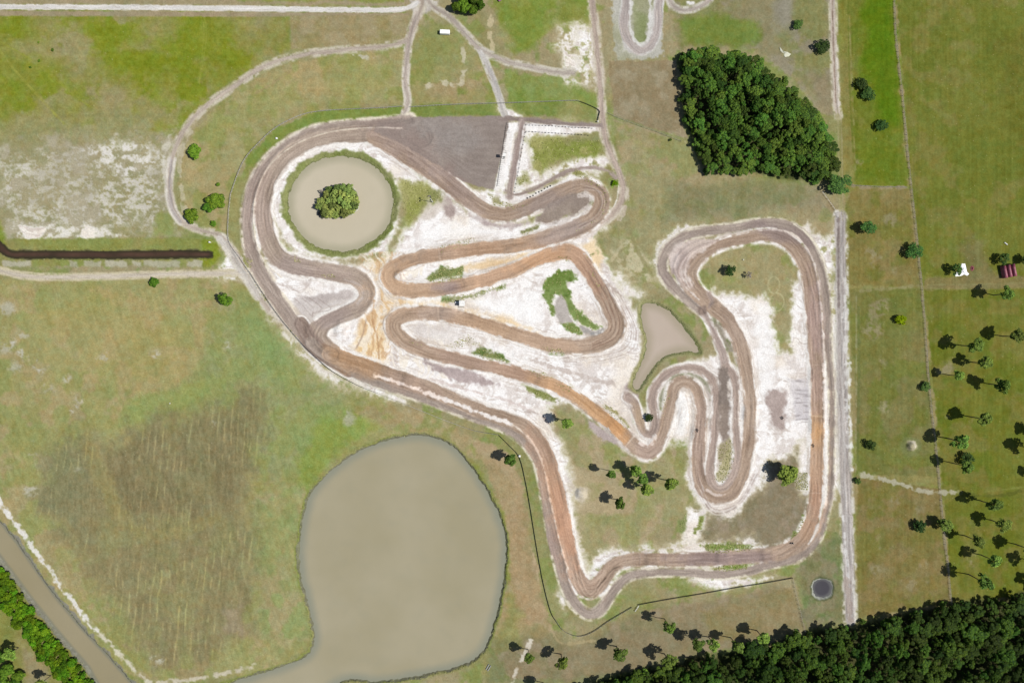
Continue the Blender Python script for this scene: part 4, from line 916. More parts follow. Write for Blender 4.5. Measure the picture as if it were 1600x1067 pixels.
def np_mesh(name, v, quads=None, tris=None, m=None, smooth_=False):
    me = bpy.data.meshes.new(name)
    v = np.asarray(v, np.float32)
    me.vertices.add(len(v)); me.vertices.foreach_set("co", v.ravel())
    li = []; ls = []; st = 0
    if quads is not None and len(quads):
        q = np.asarray(quads, np.int32); li.append(q.ravel()); ls.append(np.full(len(q), 4, np.int32))
    if tris is not None and len(tris):
        t = np.asarray(tris, np.int32); li.append(t.ravel()); ls.append(np.full(len(t), 3, np.int32))
    li = np.concatenate(li); ls = np.concatenate(ls)
    starts = np.concatenate([[0], np.cumsum(ls)[:-1]]).astype(np.int32)
    me.loops.add(len(li)); me.loops.foreach_set("vertex_index", li)
    me.polygons.add(len(ls)); me.polygons.foreach_set("loop_start", starts)
    try: me.polygons.foreach_set("loop_total", ls)
    except Exception: pass
    if smooth_: me.polygons.foreach_set("use_smooth", np.ones(len(ls), bool))
    if m: me.materials.append(m)
    me.update(calc_edges=True)
    return me

class MB:
    """collects boxes, tubes and fans and links them as one mesh"""
    def __init__(s): s.bm = bmesh.new()
    def box(s, c, d, rz=0, rx=0, ry=0, bev=0.0):
        r = bmesh.ops.create_cube(s.bm, size=1.0)
        M = Matrix.Translation(c) @ Matrix.Rotation(rz, 4, 'Z') @ Matrix.Rotation(ry, 4, 'Y') @ Matrix.Rotation(rx, 4, 'X') @ Matrix.Diagonal((d[0], d[1], d[2], 1))
        bmesh.ops.transform(s.bm, matrix=M, verts=r['verts'])
        if bev:
            ed = list({e for v in r['verts'] for e in v.link_edges})
            bmesh.ops.bevel(s.bm, geom=ed, offset=bev, segments=2, affect='EDGES', profile=.5)
        return s
    def tube(s, a, b, r0, r1=None, n=8):
        a = Vector(a); b = Vector(b); r1 = r0 if r1 is None else r1
        L = (b - a).length
        if L < 1e-6: return s
        q = (b - a).to_track_quat('Z', 'Y').to_matrix().to_4x4()
        r = bmesh.ops.create_cone(s.bm, cap_ends=True, segments=n, radius1=r0, radius2=max(r1, .001), depth=L)
        bmesh.ops.transform(s.bm, matrix=Matrix.Translation((a + b) / 2) @ q, verts=r['verts'])
        return s
    def torus(s, c, R_, r_, axis='Y', n=18, k=8):
        g = []
        for i in range(n):
            a = 2 * math.pi * i / n; ring = []
            for j in range(k):
                b = 2 * math.pi * j / k
                x = (R_ + r_ * math.cos(b)) * math.cos(a); z = (R_ + r_ * math.cos(b)) * math.sin(a); y = r_ * math.sin(b)
                p = (x, y, z) if axis == 'Y' else (x, z, y)
                ring.append(s.bm.verts.new(Vector(c) + Vector(p)))
            g.append(ring)
        for i in range(n):
            for j in range(k):
                s.bm.faces.new((g[i][j], g[(i + 1) % n][j], g[(i + 1) % n][(j + 1) % k], g[i][(j + 1) % k]))
        return s
    def build(s, name, m, parent=None, sm=False):
        bmesh.ops.recalc_face_normals(s.bm, faces=s.bm.faces[:])
        me = bpy.data.meshes.new(name); s.bm.to_mesh(me); s.bm.free()
        me.materials.append(m)
        if sm:
            for p in me.polygons: p.use_smooth = True
        return mesh_obj(name, me, parent)

# ------------------------------------------------------------------ ground, roads and track sheets
COVER = np.clip(C, 0, 255)
LINC = (lin(COVER) / K).astype(np.float32)
def sheet(name, mask_lab, lift):
    j, i = np.mgrid[0:NY - 1, 0:NX - 1]
    a = (j * NX + i)
    if mask_lab is None:
        f = a.ravel()
    else:
        k = (LAB == mask_lab)
        fm = k[:-1, :-1] | k[1:, :-1] | k[:-1, 1:] | k[1:, 1:]
        f = a[fm]
    q = np.stack([f, f + NX, f + NX + 1, f + 1], 1)
    V = np.stack([(PX - 800) * MPP, (533.5 - PY) * MPP, H + lift], -1).reshape(-1, 3)
    colr = LINC.reshape(-1, 3)
    if mask_lab is not None:
        u, inv = np.unique(q, return_inverse=True)
        q = inv.reshape(q.shape); V = V[u]; colr = colr[u]
    me = np_mesh(name, V, quads=q, m=M_SOIL, smooth_=True)
    at = me.color_attributes.new("cover", 'FLOAT_COLOR', 'POINT')
    at.data.foreach_set("color", np.concatenate([colr, np.ones((len(colr), 1), np.float32)], 1).ravel())
    return tag(mesh_obj(name, me), kind='structure')
sheet('ground', None, 0.0)
sheet('race_track', TRK, .03)
sheet('dirt_road', ROAD, .02)
sheet('farm_track', FARM, .02)
sheet('start_pad', PAD, .025)

WM = {'round_pond': water_mat("pale_silty_water", alb(199, 189, 166), alb(205, 195, 174), alb(178, 172, 148)),
      'large_pond': water_mat("olive_silty_water", alb(166, 158, 130), alb(176, 168, 143), alb(148, 149, 132)),
      'triangle_pond': water_mat("pinkish_silty_water", alb(191, 175, 160), alb(197, 182, 168), alb(176, 164, 144)),
      'tank_pond': water_mat("dark_still_water", alb(72, 70, 76), alb(84, 82, 88), alb(104, 104, 104)),
      'ditch_water': water_mat("peaty_brown_water", alb(70, 56, 46), alb(96, 72, 60), alb(60, 56, 40), .08),
      'canal_water': water_mat("canal_silty_water", alb(154, 144, 114), alb(162, 152, 124), alb(138, 136, 118))}
for nm, q, zw, sl, sd in BASIN:
    reach = 5.0 if nm in ('ditch_water', 'canal_water', 'tank_pond') else 17.0
    nj, ni = sd.shape
    idx = np.arange(nj * ni).reshape(nj, ni)
    wet = sd > -4.5
    fm = wet[:-1, :-1] | wet[1:, :-1] | wet[:-1, 1:] | wet[1:, 1:]
    a_ = idx[:-1, :-1][fm]
    quads = np.stack([a_, a_ + ni, a_ + ni + 1, a_ + 1], 1)
    u, inv = np.unique(quads, return_inverse=True)
    V = np.stack([(PX[sl] - 800) * MPP, (533.5 - PY[sl]) * MPP, np.full(sd.shape, zw)], -1).reshape(-1, 3)[u]
    me = np_mesh(nm, V, quads=inv.reshape(quads.shape), m=WM[nm], smooth_=True)
    at = me.attributes.new('depth', 'FLOAT', 'POINT')
    at.data.foreach_set('value', ss(0, reach, sd).ravel()[u].astype(np.float32))
    tag(mesh_obj(nm, me), kind='structure')

# ------------------------------------------------------------------ trees
M_BARK = tint_mat("bark", (.09, .065, .05, 1), (.16, .125, .1, 1), 6, .95, .1)
M_PINE = leaf_mat("pine_needles", (0.04, 0.075, 0.02, 1), (0.145, 0.215, 0.05, 1), .14)
M_WOOD = leaf_mat("woodland_leaves", (0.013, 0.036, 0.013, 1), (0.092, 0.160, 0.030, 1), .15)
M_SWOOD = leaf_mat("dense_woodland_leaves", (0.008, 0.024, 0.008, 1), (0.056, 0.098, 0.016, 1), .12)
M_ROUND = leaf_mat("field_tree_leaves", (0.028, 0.070, 0.014, 1), (0.118, 0.205, 0.036, 1))
M_SHADET = leaf_mat("shaded_tree_leaves", (.018, .046, .016, 1), (.070, .130, .034, 1))  # leaf colour carries the backlit, vignetted darkening of the eastern trees
M_FRESH = leaf_mat("fresh_leaves", (0.109, 0.202, 0.016, 1), (0.315, 0.525, 0.053, 1), .35)
M_HEDGE = leaf_mat("hedge_leaves", (0.026, 0.070, 0.010, 1), (0.108, 0.20, 0.026, 1), .2)
M_ISLE = leaf_mat("island_leaves", (.085, .13, .04, 1), (.29, .36, .12, 1))
M_DEAD = leaf_mat("dry_twigs", (.11, .10, .09, 1), (.19, .17, .15, 1), .1)
M_WEED = leaf_mat("weeds_leaves", (.14, .15, .06, 1), (.34, .34, .17, 1), .3)

def clumps(centers, normals, sizes, rng):
    """ragged leaf-clump faces, each its own island"""
    n = len(centers)
    nr = normals + rng.normal(0, .36, (n, 3)); nr /= np.linalg.norm(nr, axis=1, keepdims=True) + 1e-9
    t = np.cross(nr, rng.normal(0, 1, (n, 3))); t /= np.linalg.norm(t, axis=1, keepdims=True) + 1e-9
    b = np.cross(nr, t)
    V = []
    for k in range(5):
        a = 2 * math.pi * k / 5
        r = sizes * rng.uniform(.55, 1.15, n)
        V.append(centers + t * (np.cos(a) * r)[:, None] + b * (np.sin(a) * r)[:, None] + nr * (rng.normal(0, .18, n) * sizes)[:, None])
    ctr = centers + nr * (.2 * sizes)[:, None]
    V = np.stack(V + [ctr], 1).reshape(-1, 3)
    base = np.arange(n)[:, None] * 6
    T = np.concatenate([base + np.array([k, (k + 1) % 5, 5]) for k in range(5)], 0)
    return V, T

def crown_mesh(name, lobes, per_m2, size, m, seed, fill=.15):
    rng = np.random.RandomState(seed)
    P_, N_ = [], []
    L = np.array(lobes)
    for (x, y, z, rx, rz) in lobes:
        area = 4 * math.pi * ((rx * rx * 2 + rx * rz * 1) / 3)
        n = max(8, int(area * per_m2))
        d = rng.normal(0, 1, (n, 3)); d /= np.linalg.norm(d, axis=1, keepdims=True)
        d[:, 2] = np.where(d[:, 2] < -.35, -d[:, 2], d[:, 2])
        rad = np.where(rng.rand(n) < fill, rng.uniform(.3, .85, n), rng.uniform(.85, 1.08, n))
        p = np.stack([x + d[:, 0] * rx * rad, y + d[:, 1] * rx * rad, z + d[:, 2] * rz * rad], 1)
        keep = np.ones(n, bool)
        for (X, Y, Z, RX, RZ) in lobes:
            if (X, Y, Z) == (x, y, z): continue
            q = ((p[:, 0] - X) / RX) ** 2 + ((p[:, 1] - Y) / RX) ** 2 + ((p[:, 2] - Z) / RZ) ** 2
            keep &= q > .55
        P_.append(p[keep]); N_.append(d[keep] * .8 + np.array([0, 0, .5]))
    p = np.concatenate(P_); nn = np.concatenate(N_)
    s = size * rng.uniform(.65, 1.3, len(p))
    V, T = clumps(p, nn, s, rng)
    return np_mesh(name, V, tris=T, m=m)

def trunk_mesh(name, h, r0, r1, seed, branches=0, bh=(.6, .95), blen=2.0, bend=.25):
    rng = random.Random(seed)
    mb = MB()
    p = Vector((0, 0, -.4)); N = 5
    pts = [p]
    for k in range(1, N + 1):
        pts.append(Vector((rng.uniform(-bend, bend) * k / N, rng.uniform(-bend, bend) * k / N, h * k / N)))
    for k in range(N):
        mb.tube(pts[k], pts[k + 1], r0 + (r1 - r0) * k / N, r0 + (r1 - r0) * (k + 1) / N, 7)
    for k in range(branches):
        z = h * rng.uniform(*bh); a = rng.uniform(0, 6.28); L = blen * rng.uniform(.6, 1.1)
        mb.tube((0, 0, z), (math.cos(a) * L, math.sin(a) * L, z + L * rng.uniform(.1, .5)), r1 * .7, r1 * .25, 5)
    bmesh.ops.recalc_face_normals(mb.bm, faces=mb.bm.faces[:])
    me = bpy.data.meshes.new(name); mb.bm.to_mesh(me); mb.bm.free(); me.materials.append(M_BARK)
    return me

def lobes_dome(rng, r, h, z0, n, flat=.75):
    out = [(rng.uniform(-.15, .15) * r, rng.uniform(-.15, .15) * r, z0 + (h - z0) * .45, r * .55, (h - z0) * .45)]
    for k in range(n):
        a = 2 * math.pi * (k + rng.random() * .7) / n
        d = r * rng.uniform(.4, .85); q = r * rng.uniform(.22, .46)
        out.append((math.cos(a) * d, math.sin(a) * d, z0 + (h - z0) * rng.uniform(.35, .75), q, q * flat))
    for k in range(max(2, n // 2)):
        a = rng.random() * 6.28; d = r * rng.uniform(.05, .35); q = r * rng.uniform(.26, .4)
        out.append((math.cos(a) * d, math.sin(a) * d, h - q * rng.uniform(.5, .9), q, q * flat))
    return out

def lobes_rough(rng, r, h, z0, n):
    out = []
    for k in range(n):
        a = 2.4 * k + rng.uniform(-.6, .6); t = (k + .5) / n
        d = r * math.sqrt(t) * rng.uniform(.8, 1.12); q = r * rng.uniform(.20, .38)
        out.append((math.cos(a) * d, math.sin(a) * d, h - (h - z0) * (.12 + .62 * t ** 1.4) * rng.uniform(.6, 1.3) - q * .5, q, q * rng.uniform(.7, 1.0)))
    return out

def lobes_pine(rng, h, r):
    out = []
    n = rng.randint(11, 15)
    for k in range(n):
        a = 2.4 * k + rng.uniform(-.5, .5); t = k / n
        d = r * rng.uniform(.3, .95) * (1 - .45 * t); q = rng.uniform(.55, .95) * r / 2.4
        out.append((math.cos(a) * d, math.sin(a) * d, h - 3.6 + 3.4 * t + rng.uniform(-.3, .3), q, q * .7))
    out.append((0, 0, h - .3, .6, .6))
    return out

PROTO = {}
def proto(kind, i):
    key = (kind, i)
    if key in PROTO: return PROTO[key]
    rng = random.Random(hash((len(kind), i)) % 9999 + i * 31 + sum(map(ord, kind)))
    sd = rng.randint(1, 99999)
    if kind == 'pine':
        h = 13.0
        c = crown_mesh('crown', lobes_pine(rng, h, rng.uniform(2.7, 3.3)), 4.6, .36, M_PINE, sd, .25)
        t = trunk_mesh('trunk', h - .6, .24, .10, sd, 9, (.74, .97), 2.1, .35)
    elif kind == 'bigpine':
        h = 12.0
        c = crown_mesh('crown', lobes_pine(rng, h, 3.9) + lobes_pine(rng, h - 1.5, 3.4), 4.6, .38, M_PINE, sd, .25)
        t = trunk_mesh('trunk', h - .6, .30, .14, sd, 14, (.6, .97), 3.0, .35)
    elif kind == 'wood':
        h = 11.0
        c = crown_mesh('crown', lobes_rough(rng, rng.uniform(3.0, 4.0), h, h - 5.0, rng.randint(13, 19)), 8.0, .29, M_WOOD, sd, .1)
        t = trunk_mesh('trunk', 8, .22, .1, sd, 3)
    elif kind == 'swood':
        h = 12.5
        c = crown_mesh('crown', lobes_rough(rng, rng.uniform(3.5, 4.9), h, h - 6.5, rng.randint(14, 22)), 7.0, .31, M_SWOOD, sd, .1)
        t = trunk_mesh('trunk', 9, .25, .1, sd, 3)
    elif kind == 'under':
        h = 4.0
        c = crown_mesh('crown', lobes_dome(rng, 2.2, h, .4, 6), 6, .32, M_WOOD, sd)
        t = trunk_mesh('trunk', 2.6, .1, .05, sd, 4, (.3, .9), 1.0)
    elif kind == 'round':
        h = 5.2
        c = crown_mesh('crown', lobes_dome(rng, 3.9, h, .8, 9), 5.5, .40, M_ROUND, sd)
        t = trunk_mesh('trunk', 3.6, .22, .1, sd, 5, (.4, .9), 1.6)
    elif kind == 'open':
        h = 8.0
        L = lobes_dome(rng, 3.9, h, 2.4, 8)[1:]
        c = crown_mesh('crown', L, 4.2, .42, M_ROUND, sd, .25)
        t = trunk_mesh('trunk', 6.2, .24, .1, sd, 8, (.4, .95), 2.6)
    elif kind == 'dark':
        h = 5.4
        c = crown_mesh('crown', lobes_dome(rng, 3.9, h, 1.0, 9), 3.0, .40, M_SHADET, sd, .3)
        t = trunk_mesh('trunk', 3.8, .22, .1, sd, 6, (.4, .9), 1.8)
    elif kind == 'darkopen':
        h = 8.0
        c = crown_mesh('crown', lobes_dome(rng, 3.9, h, 2.4, 9)[1:], 2.9, .42, M_SHADET, sd, .3)
        t = trunk_mesh('trunk', 6.2, .24, .1, sd, 8, (.4, .95), 2.6)
    elif kind == 'fresh':
        h = 3.6
        c = crown_mesh('crown', lobes_dome(rng, 4.0, h, .5, 9), 5.5, .36, M_FRESH, sd)
        t = trunk_mesh('trunk', 2.4, .16, .08, sd, 4, (.3, .9), 1.4)
    elif kind == 'hedge':
        h = 3.0
        c = crown_mesh('crown', lobes_dome(rng, 2.3, h, .3, 6), 5.5, .34, M_HEDGE, sd)
        t = trunk_mesh('trunk', 2.0, .08, .04, sd, 4, (.3, .9), .9)
    elif kind == 'isle':
        h = 5.0
        c = crown_mesh('crown', lobes_rough(rng, 2.9, h, .4, 17), 8.0, .30, M_ISLE, sd)
        t = trunk_mesh('trunk', 3.4, .14, .07, sd, 4, (.3, .9), 1.2)
    elif kind == 'dead':
        h = 4.0
        c = crown_mesh('crown', lobes_dome(rng, 1.8, h, 1.0, 6)[1:], 4.0, .26, M_DEAD, sd, .3)
        t = trunk_mesh('trunk', 3.2, .12, .06, sd, 9, (.3, .95), 1.4)
    PROTO[key] = (c, t, h)
    return PROTO[key]

def plant(name, kind, var, px, py, sc, label, cat, group=None, hz=None, rz=None):
    c, t, h = proto(kind, var)
    e = empty(name, (wx(px), wy(py), gz(px, py)), R.uniform(0, 6.28) if rz is None else rz)
    sz = sc if hz is None else hz / h
    ax = R.uniform(.86, 1.16)
    tag(e, label, cat, group)
    for nm, me in (('trunk', t), ('crown', c)):
        o = mesh_obj(nm, me, e)
        o.scale = (sc * ax, sc / ax, sz)
    return e

# shadows fall (-1.98, -0.38) plan units per metre of height; crowns lean away from the plan centre
def plant_sc(S, Cc, name, kind, label, cat, sc=1.0, group=None, var=None):
    bx, by = Cc
    h = 10.0
    for _ in range(12):
        kx, ky = (bx - 800) / (CAM_H - h), (by - 533.5) / (CAM_H - h)
        dx, dy = kx + 1.98, ky + .38
        h = ((Cc[0] - S[0]) * dx + (Cc[1] - S[1]) * dy) / (dx * dx + dy * dy)
        h = max(2.0, min(16, h))
        bx, by = Cc[0] - kx * h, Cc[1] - ky * h
    kh = proto(kind, 0)[2]
    top = h + (1.6 if 'pine' in kind else kh * .22 * sc)
    sc *= {'pine': 1.38, 'bigpine': 1.3, 'dark': 1.3, 'darkopen': 1.35}.get(kind, 1.0)
    plant(name, kind, R.randrange(5) if var is None else var, bx, by, sc, label, cat, group, top)

PG_E = 'tall pines scattered over the eastern pasture'
for S, Cc, sc, lb in [
    ((1528, 459), (1576, 459), .95, 'tall thin pine just below the dirt strip under the maroon shelter'),
    ((1543, 523), (1591, 525), 1.1, 'tall pine by the right edge, second pine south of the maroon shelter'),
    ((1477, 538), (1527, 540), 1.05, 'tall pine nearest the post fence, level with the start of the scattered pine rows'),
    ((1499, 565), (1541, 567), 1.05, 'tall pine below the one nearest the fence, start of the diagonal row'),
    ((1463, 584), (1499, 587), .8, 'small slim pine whose shadow reaches the fence above the lone low bush'),
    ((1490, 648), (1540, 655), 1.1, 'tall pine rising from a pale sandy patch in the pasture'),
    ((1453, 683), (1504, 690), 1.2, 'tall pine whose shadow crosses the post fence east of the round mound'),
    ((1462, 721), (1513, 730), .95, 'tall pine whose shadow falls on the post fence, south of the round mound'),
    ((1505, 778), (1556, 790), 1.1, 'tall pine just below the dark worn path in the lower pasture'),
    ((1527, 809), (1570, 820), 1.0, 'tall pine second below the worn path, towards the right edge'),
    ((1483, 834), (1530, 846), 1.0, 'tall slim pine right of the bushy pine standing on the fence line'),
    ((1508, 862), (1556, 877), 1.0, 'tall pine midway between the worn path and the southern woods'),
    ((1480, 892), (1543, 912), 1.1, 'tallest leaning pine nearest the southern woods, long shadow to the fence'),
    ((1561, 848), (1612, 860), 1.1, 'pine at the right edge above the southern woods showing only trunk and shadow'),
    ((1583, 871), (1632, 885), .95, 'pine at the right edge, lowest but one, mostly outside the picture'),
    ((1581, 697), (1632, 704), 1.2, 'pine at the right edge beside the large dark shadow, level with the round mound'),
    ((1592, 673), (1642, 678), .9, 'pine at the right edge just above the larger edge pine'),
    ((1594, 905), (1640, 918), 1.0, 'pine at the right edge standing against the corner of the southern woods'),
    ((1597, 738), (1646, 746), .8, 'pine cut off by the right edge above the worn path')]:
    plant_sc(S, Cc, 'pine_tree', 'pine', lb, 'pine tree', sc, PG_E)
plant_sc((1520, 596), (1572, 602), 'pine_tree', 'bigpine', 'broad-crowned pine, the largest of the eastern pasture', 'pine tree', .85, PG_E)
plant_sc((1457, 814), (1478, 820), 'pine_tree', 'bigpine', 'bushy short pine standing right on the post fence line', 'pine tree', .85, PG_E)
for S, Cc, kind, sc, lb in [
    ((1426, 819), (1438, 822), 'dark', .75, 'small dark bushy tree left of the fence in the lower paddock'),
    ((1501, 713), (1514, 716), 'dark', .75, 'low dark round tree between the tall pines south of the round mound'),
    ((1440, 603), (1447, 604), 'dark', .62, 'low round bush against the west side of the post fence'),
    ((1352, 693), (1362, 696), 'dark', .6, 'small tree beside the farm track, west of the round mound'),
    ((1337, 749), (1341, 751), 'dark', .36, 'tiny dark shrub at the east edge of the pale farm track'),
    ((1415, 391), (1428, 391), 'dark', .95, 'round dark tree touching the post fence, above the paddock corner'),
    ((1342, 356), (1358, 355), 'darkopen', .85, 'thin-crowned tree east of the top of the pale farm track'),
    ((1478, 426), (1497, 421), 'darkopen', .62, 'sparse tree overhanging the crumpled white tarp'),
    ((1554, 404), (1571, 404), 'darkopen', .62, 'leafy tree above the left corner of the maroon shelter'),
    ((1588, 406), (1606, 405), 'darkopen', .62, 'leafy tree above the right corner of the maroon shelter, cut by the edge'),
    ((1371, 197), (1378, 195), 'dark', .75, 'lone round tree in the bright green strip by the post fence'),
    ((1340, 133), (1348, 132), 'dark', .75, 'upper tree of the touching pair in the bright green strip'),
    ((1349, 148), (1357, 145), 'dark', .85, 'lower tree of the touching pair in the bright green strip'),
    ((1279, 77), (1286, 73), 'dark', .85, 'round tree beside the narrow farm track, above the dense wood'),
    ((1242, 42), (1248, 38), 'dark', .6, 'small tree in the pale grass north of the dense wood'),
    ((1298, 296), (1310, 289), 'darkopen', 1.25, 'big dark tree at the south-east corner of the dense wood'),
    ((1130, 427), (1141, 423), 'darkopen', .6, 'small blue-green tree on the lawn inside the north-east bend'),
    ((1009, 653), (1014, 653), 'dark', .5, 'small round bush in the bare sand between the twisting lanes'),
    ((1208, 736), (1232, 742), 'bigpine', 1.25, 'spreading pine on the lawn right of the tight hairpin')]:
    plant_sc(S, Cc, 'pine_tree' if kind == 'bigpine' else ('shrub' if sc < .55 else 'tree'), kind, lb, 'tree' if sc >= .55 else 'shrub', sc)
plant('bush', 'fresh', 0, 1404, 500, .85, 'bright lime green round bush alone in the east paddock', 'bush')
plant('dead_shrub', 'dead', 0, 1168, 431, 1.0, 'grey leafless shrub on the lawn inside the north-east bend', 'shrub')
plant('shrub', 'fresh', 1, 960, 287, .42, 'small bright green shrub at the tip of the northern loop', 'shrub')
PG_I = 'pines on the infield lawn'
for S, Cc, kind, sc, lb in [
    ((859, 655), (887, 661), 'pine', .95, 'lone pine beside the upper end of the infield lawn'),
    ((927, 732), (956, 741), 'pine', .7, 'slim sparse pine at the left of the infield pine group'),
    ((966, 730), (994, 736), 'bigpine', .68, 'thick-crowned pine in the middle of the infield pine group'),
    ((980, 738), (1005, 748), 'pine', .9, 'pine crowding the thick-crowned pine of the infield group'),
    ((983, 756), (1011, 766), 'pine', 1.0, 'pine at the bottom of the infield group, shadow beside bare sand'),
    ((1014, 748), (1049, 757), 'pine', 1.0, 'rightmost pine of the infield group with a long bare trunk'),
    ((944, 776), (969, 787), 'bigpine', .66, 'rounded pine standing apart below the infield pine group')]:
    plant_sc(S, Cc, 'pine_tree', kind, lb, 'pine tree', sc, PG_I)
PG_S = 'pines along the south fence'
for S, Cc, kind, sc, lb in [
    ((776, 711), (797, 719), 'bigpine', .72, 'pine beside the perimeter fence, north-east of the large pond'),
    ((803, 1010), (826, 1028), 'pine', .8, 'pine at the bottom near the pond bank, by a pale sandy path'),
    ((854, 1017), (879, 1036), 'pine', .95, 'second pine from the pond bank in the bottom row'),
    ((942, 1004), (968, 1023), 'pine', 1.15, 'full-crowned pine below the southern tip of the fence'),
    ((1017, 1015), (1045, 1035), 'pine', 1.05, 'pine whose crown touches the edge of the southern woods'),
    ((1011, 961), (1047, 982), 'pine', .8, 'tall slender pine just below the gap in the dark fence'),
    ((1060, 990), (1091, 1008), 'pine', .9, 'left one of three pines in a row above the southern woods'),
    ((1085, 991), (1116, 1008), 'pine', .95, 'middle one of three pines in a row above the southern woods'),
    ((1117, 989), (1153, 1011), 'pine', .95, 'right one of three pines in a row above the southern woods'),
    ((1161, 981), (1193, 997), 'pine', 1.0, 'pine right of the row of three, close to the woods edge'),
    ((828, 1062), (850, 1080), 'pine', .9, 'pine cut off by the bottom edge left of the southern woods')]:
    plant_sc(S, Cc, 'pine_tree', kind, lb, 'pine tree', sc, PG_S)
for px, py, kind, sc, lb in [
    (307, 239, 'round', .98, 'round bright tree right of the bend in the western dirt road'),
    (341, 315, 'round', 1.15, 'largest tree of the cluster beside the western fence'),
    (331, 324, 'round', .8, 'smaller tree joined to the largest one beside the western fence'),
    (302, 339, 'round', 1.0, 'round tree on the inside of the western road bend'),
    (335, 350, 'round', .42, 'small round shrub right of the tree inside the western road bend'),
    (342, 289, 'round', .34, 'smallest shrub above the tree cluster beside the western fence'),
    (243, 441, 'round', .74, 'round tree just below the western gravel road'),
    (358, 469, 'open', .98, 'tree standing alone in the meadow west of the circuit'),
    (83, 79, 'round', .22, 'largest of four tiny dark shrubs in the north-west pasture'),
    (61, 67, 'round', .15, 'tiny dark shrub, topmost of four in the north-west pasture'),
    (62, 96, 'round', .18, 'tiny dark shrub, third down of four in the north-west pasture'),
    (48, 106, 'round', .18, 'tiny dark shrub, lowest of four in the north-west pasture'),
    (1047, 219, 'round', .2, 'tiny dark shrub where the wire fence meets the dense wood')]:
    big = sc >= .55
    plant('tree' if big else 'shrub', kind, R.randrange(5), px, py, sc, lb, 'tree' if big else 'shrub')
for px, py, sc, lb in [(714, 16, .8, 'dark left tree of the clump at the top edge'), (724, 6, .9, 'middle tree of the clump at the top edge, cut by the frame'), (727, 19, .75, 'lowest tree of the clump at the top edge'), (741, 9, 1.05, 'largest right tree of the clump at the top edge'), (739, 22, .7, 'lower right tree of the clump at the top edge'), (750, 14, .7, 'outermost right tree of the clump at the top edge')]:
    plant('tree', 'round', R.randrange(5), px, py, sc, lb, 'tree', 'clump of trees by the northern road', hz=6.5)
plant_sc((15, 1008), (12, 1022), 'pine_tree', 'pine', 'pine beyond the canal hedge, near the left edge', 'pine tree', .9)
plant_sc((66, 1051), (62, 1068), 'pine_tree', 'pine', 'pine beyond the canal hedge, near the bottom edge', 'pine tree', .85)
for px, py, sc in [(6, 1024, .9), (18, 1042, 1.1), (34, 1052, .9), (30, 1068, 1.1), (10, 1062, 1.1)]:
    plant('tree', 'round', R.randrange(5), px, py, sc, 'leafy tree in the clump at the bottom left corner', 'tree', 'trees in the bottom left corner')

def inside(poly, x, y):
    c = False; n = len(poly)
    for k in range(n):
        x0, y0 = poly[k][:2]; x1, y1 = poly[(k + 1) % n][:2]
        if (y0 > y) != (y1 > y) and x < (x1 - x0) * (y - y0) / (y1 - y0) + x0: c = not c
    return c

def scatter(poly, r, rng, lim=4000, grow=None):
    xs = [p[0] for p in poly]; ys = [p[1] for p in poly]
    out = []
    for _ in range(lim):
        x = rng.uniform(min(xs), max(xs)); y = rng.uniform(min(ys), max(ys))
        if not inside(poly, x, y): continue
        rr = r if grow is None else grow(x, y)
        if all((x - a) ** 2 + (y - b) ** 2 > rr * rr for a, b in out): out.append((x, y))
    return out

rw = random.Random(5)
def edge_h(poly, x, y, lo, hi, reach):
    d = 1e9
    for k in range(len(poly)):
        x0, y0 = poly[k]; x1, y1 = poly[(k + 1) % len(poly)]
        L = (x1 - x0) ** 2 + (y1 - y0) ** 2
        t = min(1, max(0, ((x - x0) * (x1 - x0) + (y - y0) * (y1 - y0)) / L))
        d = min(d, math.hypot(x - x0 - t * (x1 - x0), y - y0 - t * (y1 - y0)))
    return lo + (hi - lo) * min(1, d / reach)
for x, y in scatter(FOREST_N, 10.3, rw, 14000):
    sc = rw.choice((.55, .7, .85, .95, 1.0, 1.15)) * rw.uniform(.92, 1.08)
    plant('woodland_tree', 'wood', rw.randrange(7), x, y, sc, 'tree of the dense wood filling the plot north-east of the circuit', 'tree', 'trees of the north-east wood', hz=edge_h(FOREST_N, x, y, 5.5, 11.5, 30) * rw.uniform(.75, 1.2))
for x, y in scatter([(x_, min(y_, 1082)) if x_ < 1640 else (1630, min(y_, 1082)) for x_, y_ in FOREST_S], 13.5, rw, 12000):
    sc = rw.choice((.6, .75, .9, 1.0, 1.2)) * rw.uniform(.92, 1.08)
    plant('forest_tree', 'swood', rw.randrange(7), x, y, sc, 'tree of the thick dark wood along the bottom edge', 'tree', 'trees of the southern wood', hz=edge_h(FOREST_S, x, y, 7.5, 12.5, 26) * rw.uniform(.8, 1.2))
for x, y in scatter(ip, 7.6, rw, 4000):
    plant('island_tree', 'isle', rw.randrange(5), x, y, rw.uniform(.7, 1.0), 'leafy small tree on the island in the round pond', 'tree', 'trees on the pond island', hz=rw.uniform(3.5, 6))
for x, y, lb in [(495, 322, 'grey leafless shrub at the left tip of the pond island'), (500, 334, 'grey leafless shrub at the lower left of the pond island'), (505, 301, 'grey leafless shrub at the upper left of the pond island')]:
    plant('dead_shrub', 'dead', rw.randrange(2), x, y, .8, lb, 'shrub')
for poly in (FOREST_N, FOREST_S[1:21]):
    q = smooth(poly + ([poly[0]] if poly is FOREST_N else []), False, 8)
    for k in range(0, len(q), 5 if poly is FOREST_N else 6):
        x, y = q[k][0] + rw.uniform(-5, 5), q[k][1] + rw.uniform(-5, 5)
        if x > 1605: continue
        n_ = poly is FOREST_N
        plant('understory_bush', 'under', rw.randrange(4), x, y, rw.uniform(.6, 1.35), 'low bush at the ragged edge of the ' + ('north-east' if n_ else 'southern') + ' wood', 'bush', 'bushes edging the ' + ('north-east' if n_ else 'southern') + ' wood', hz=rw.uniform(2.5, 5.5))
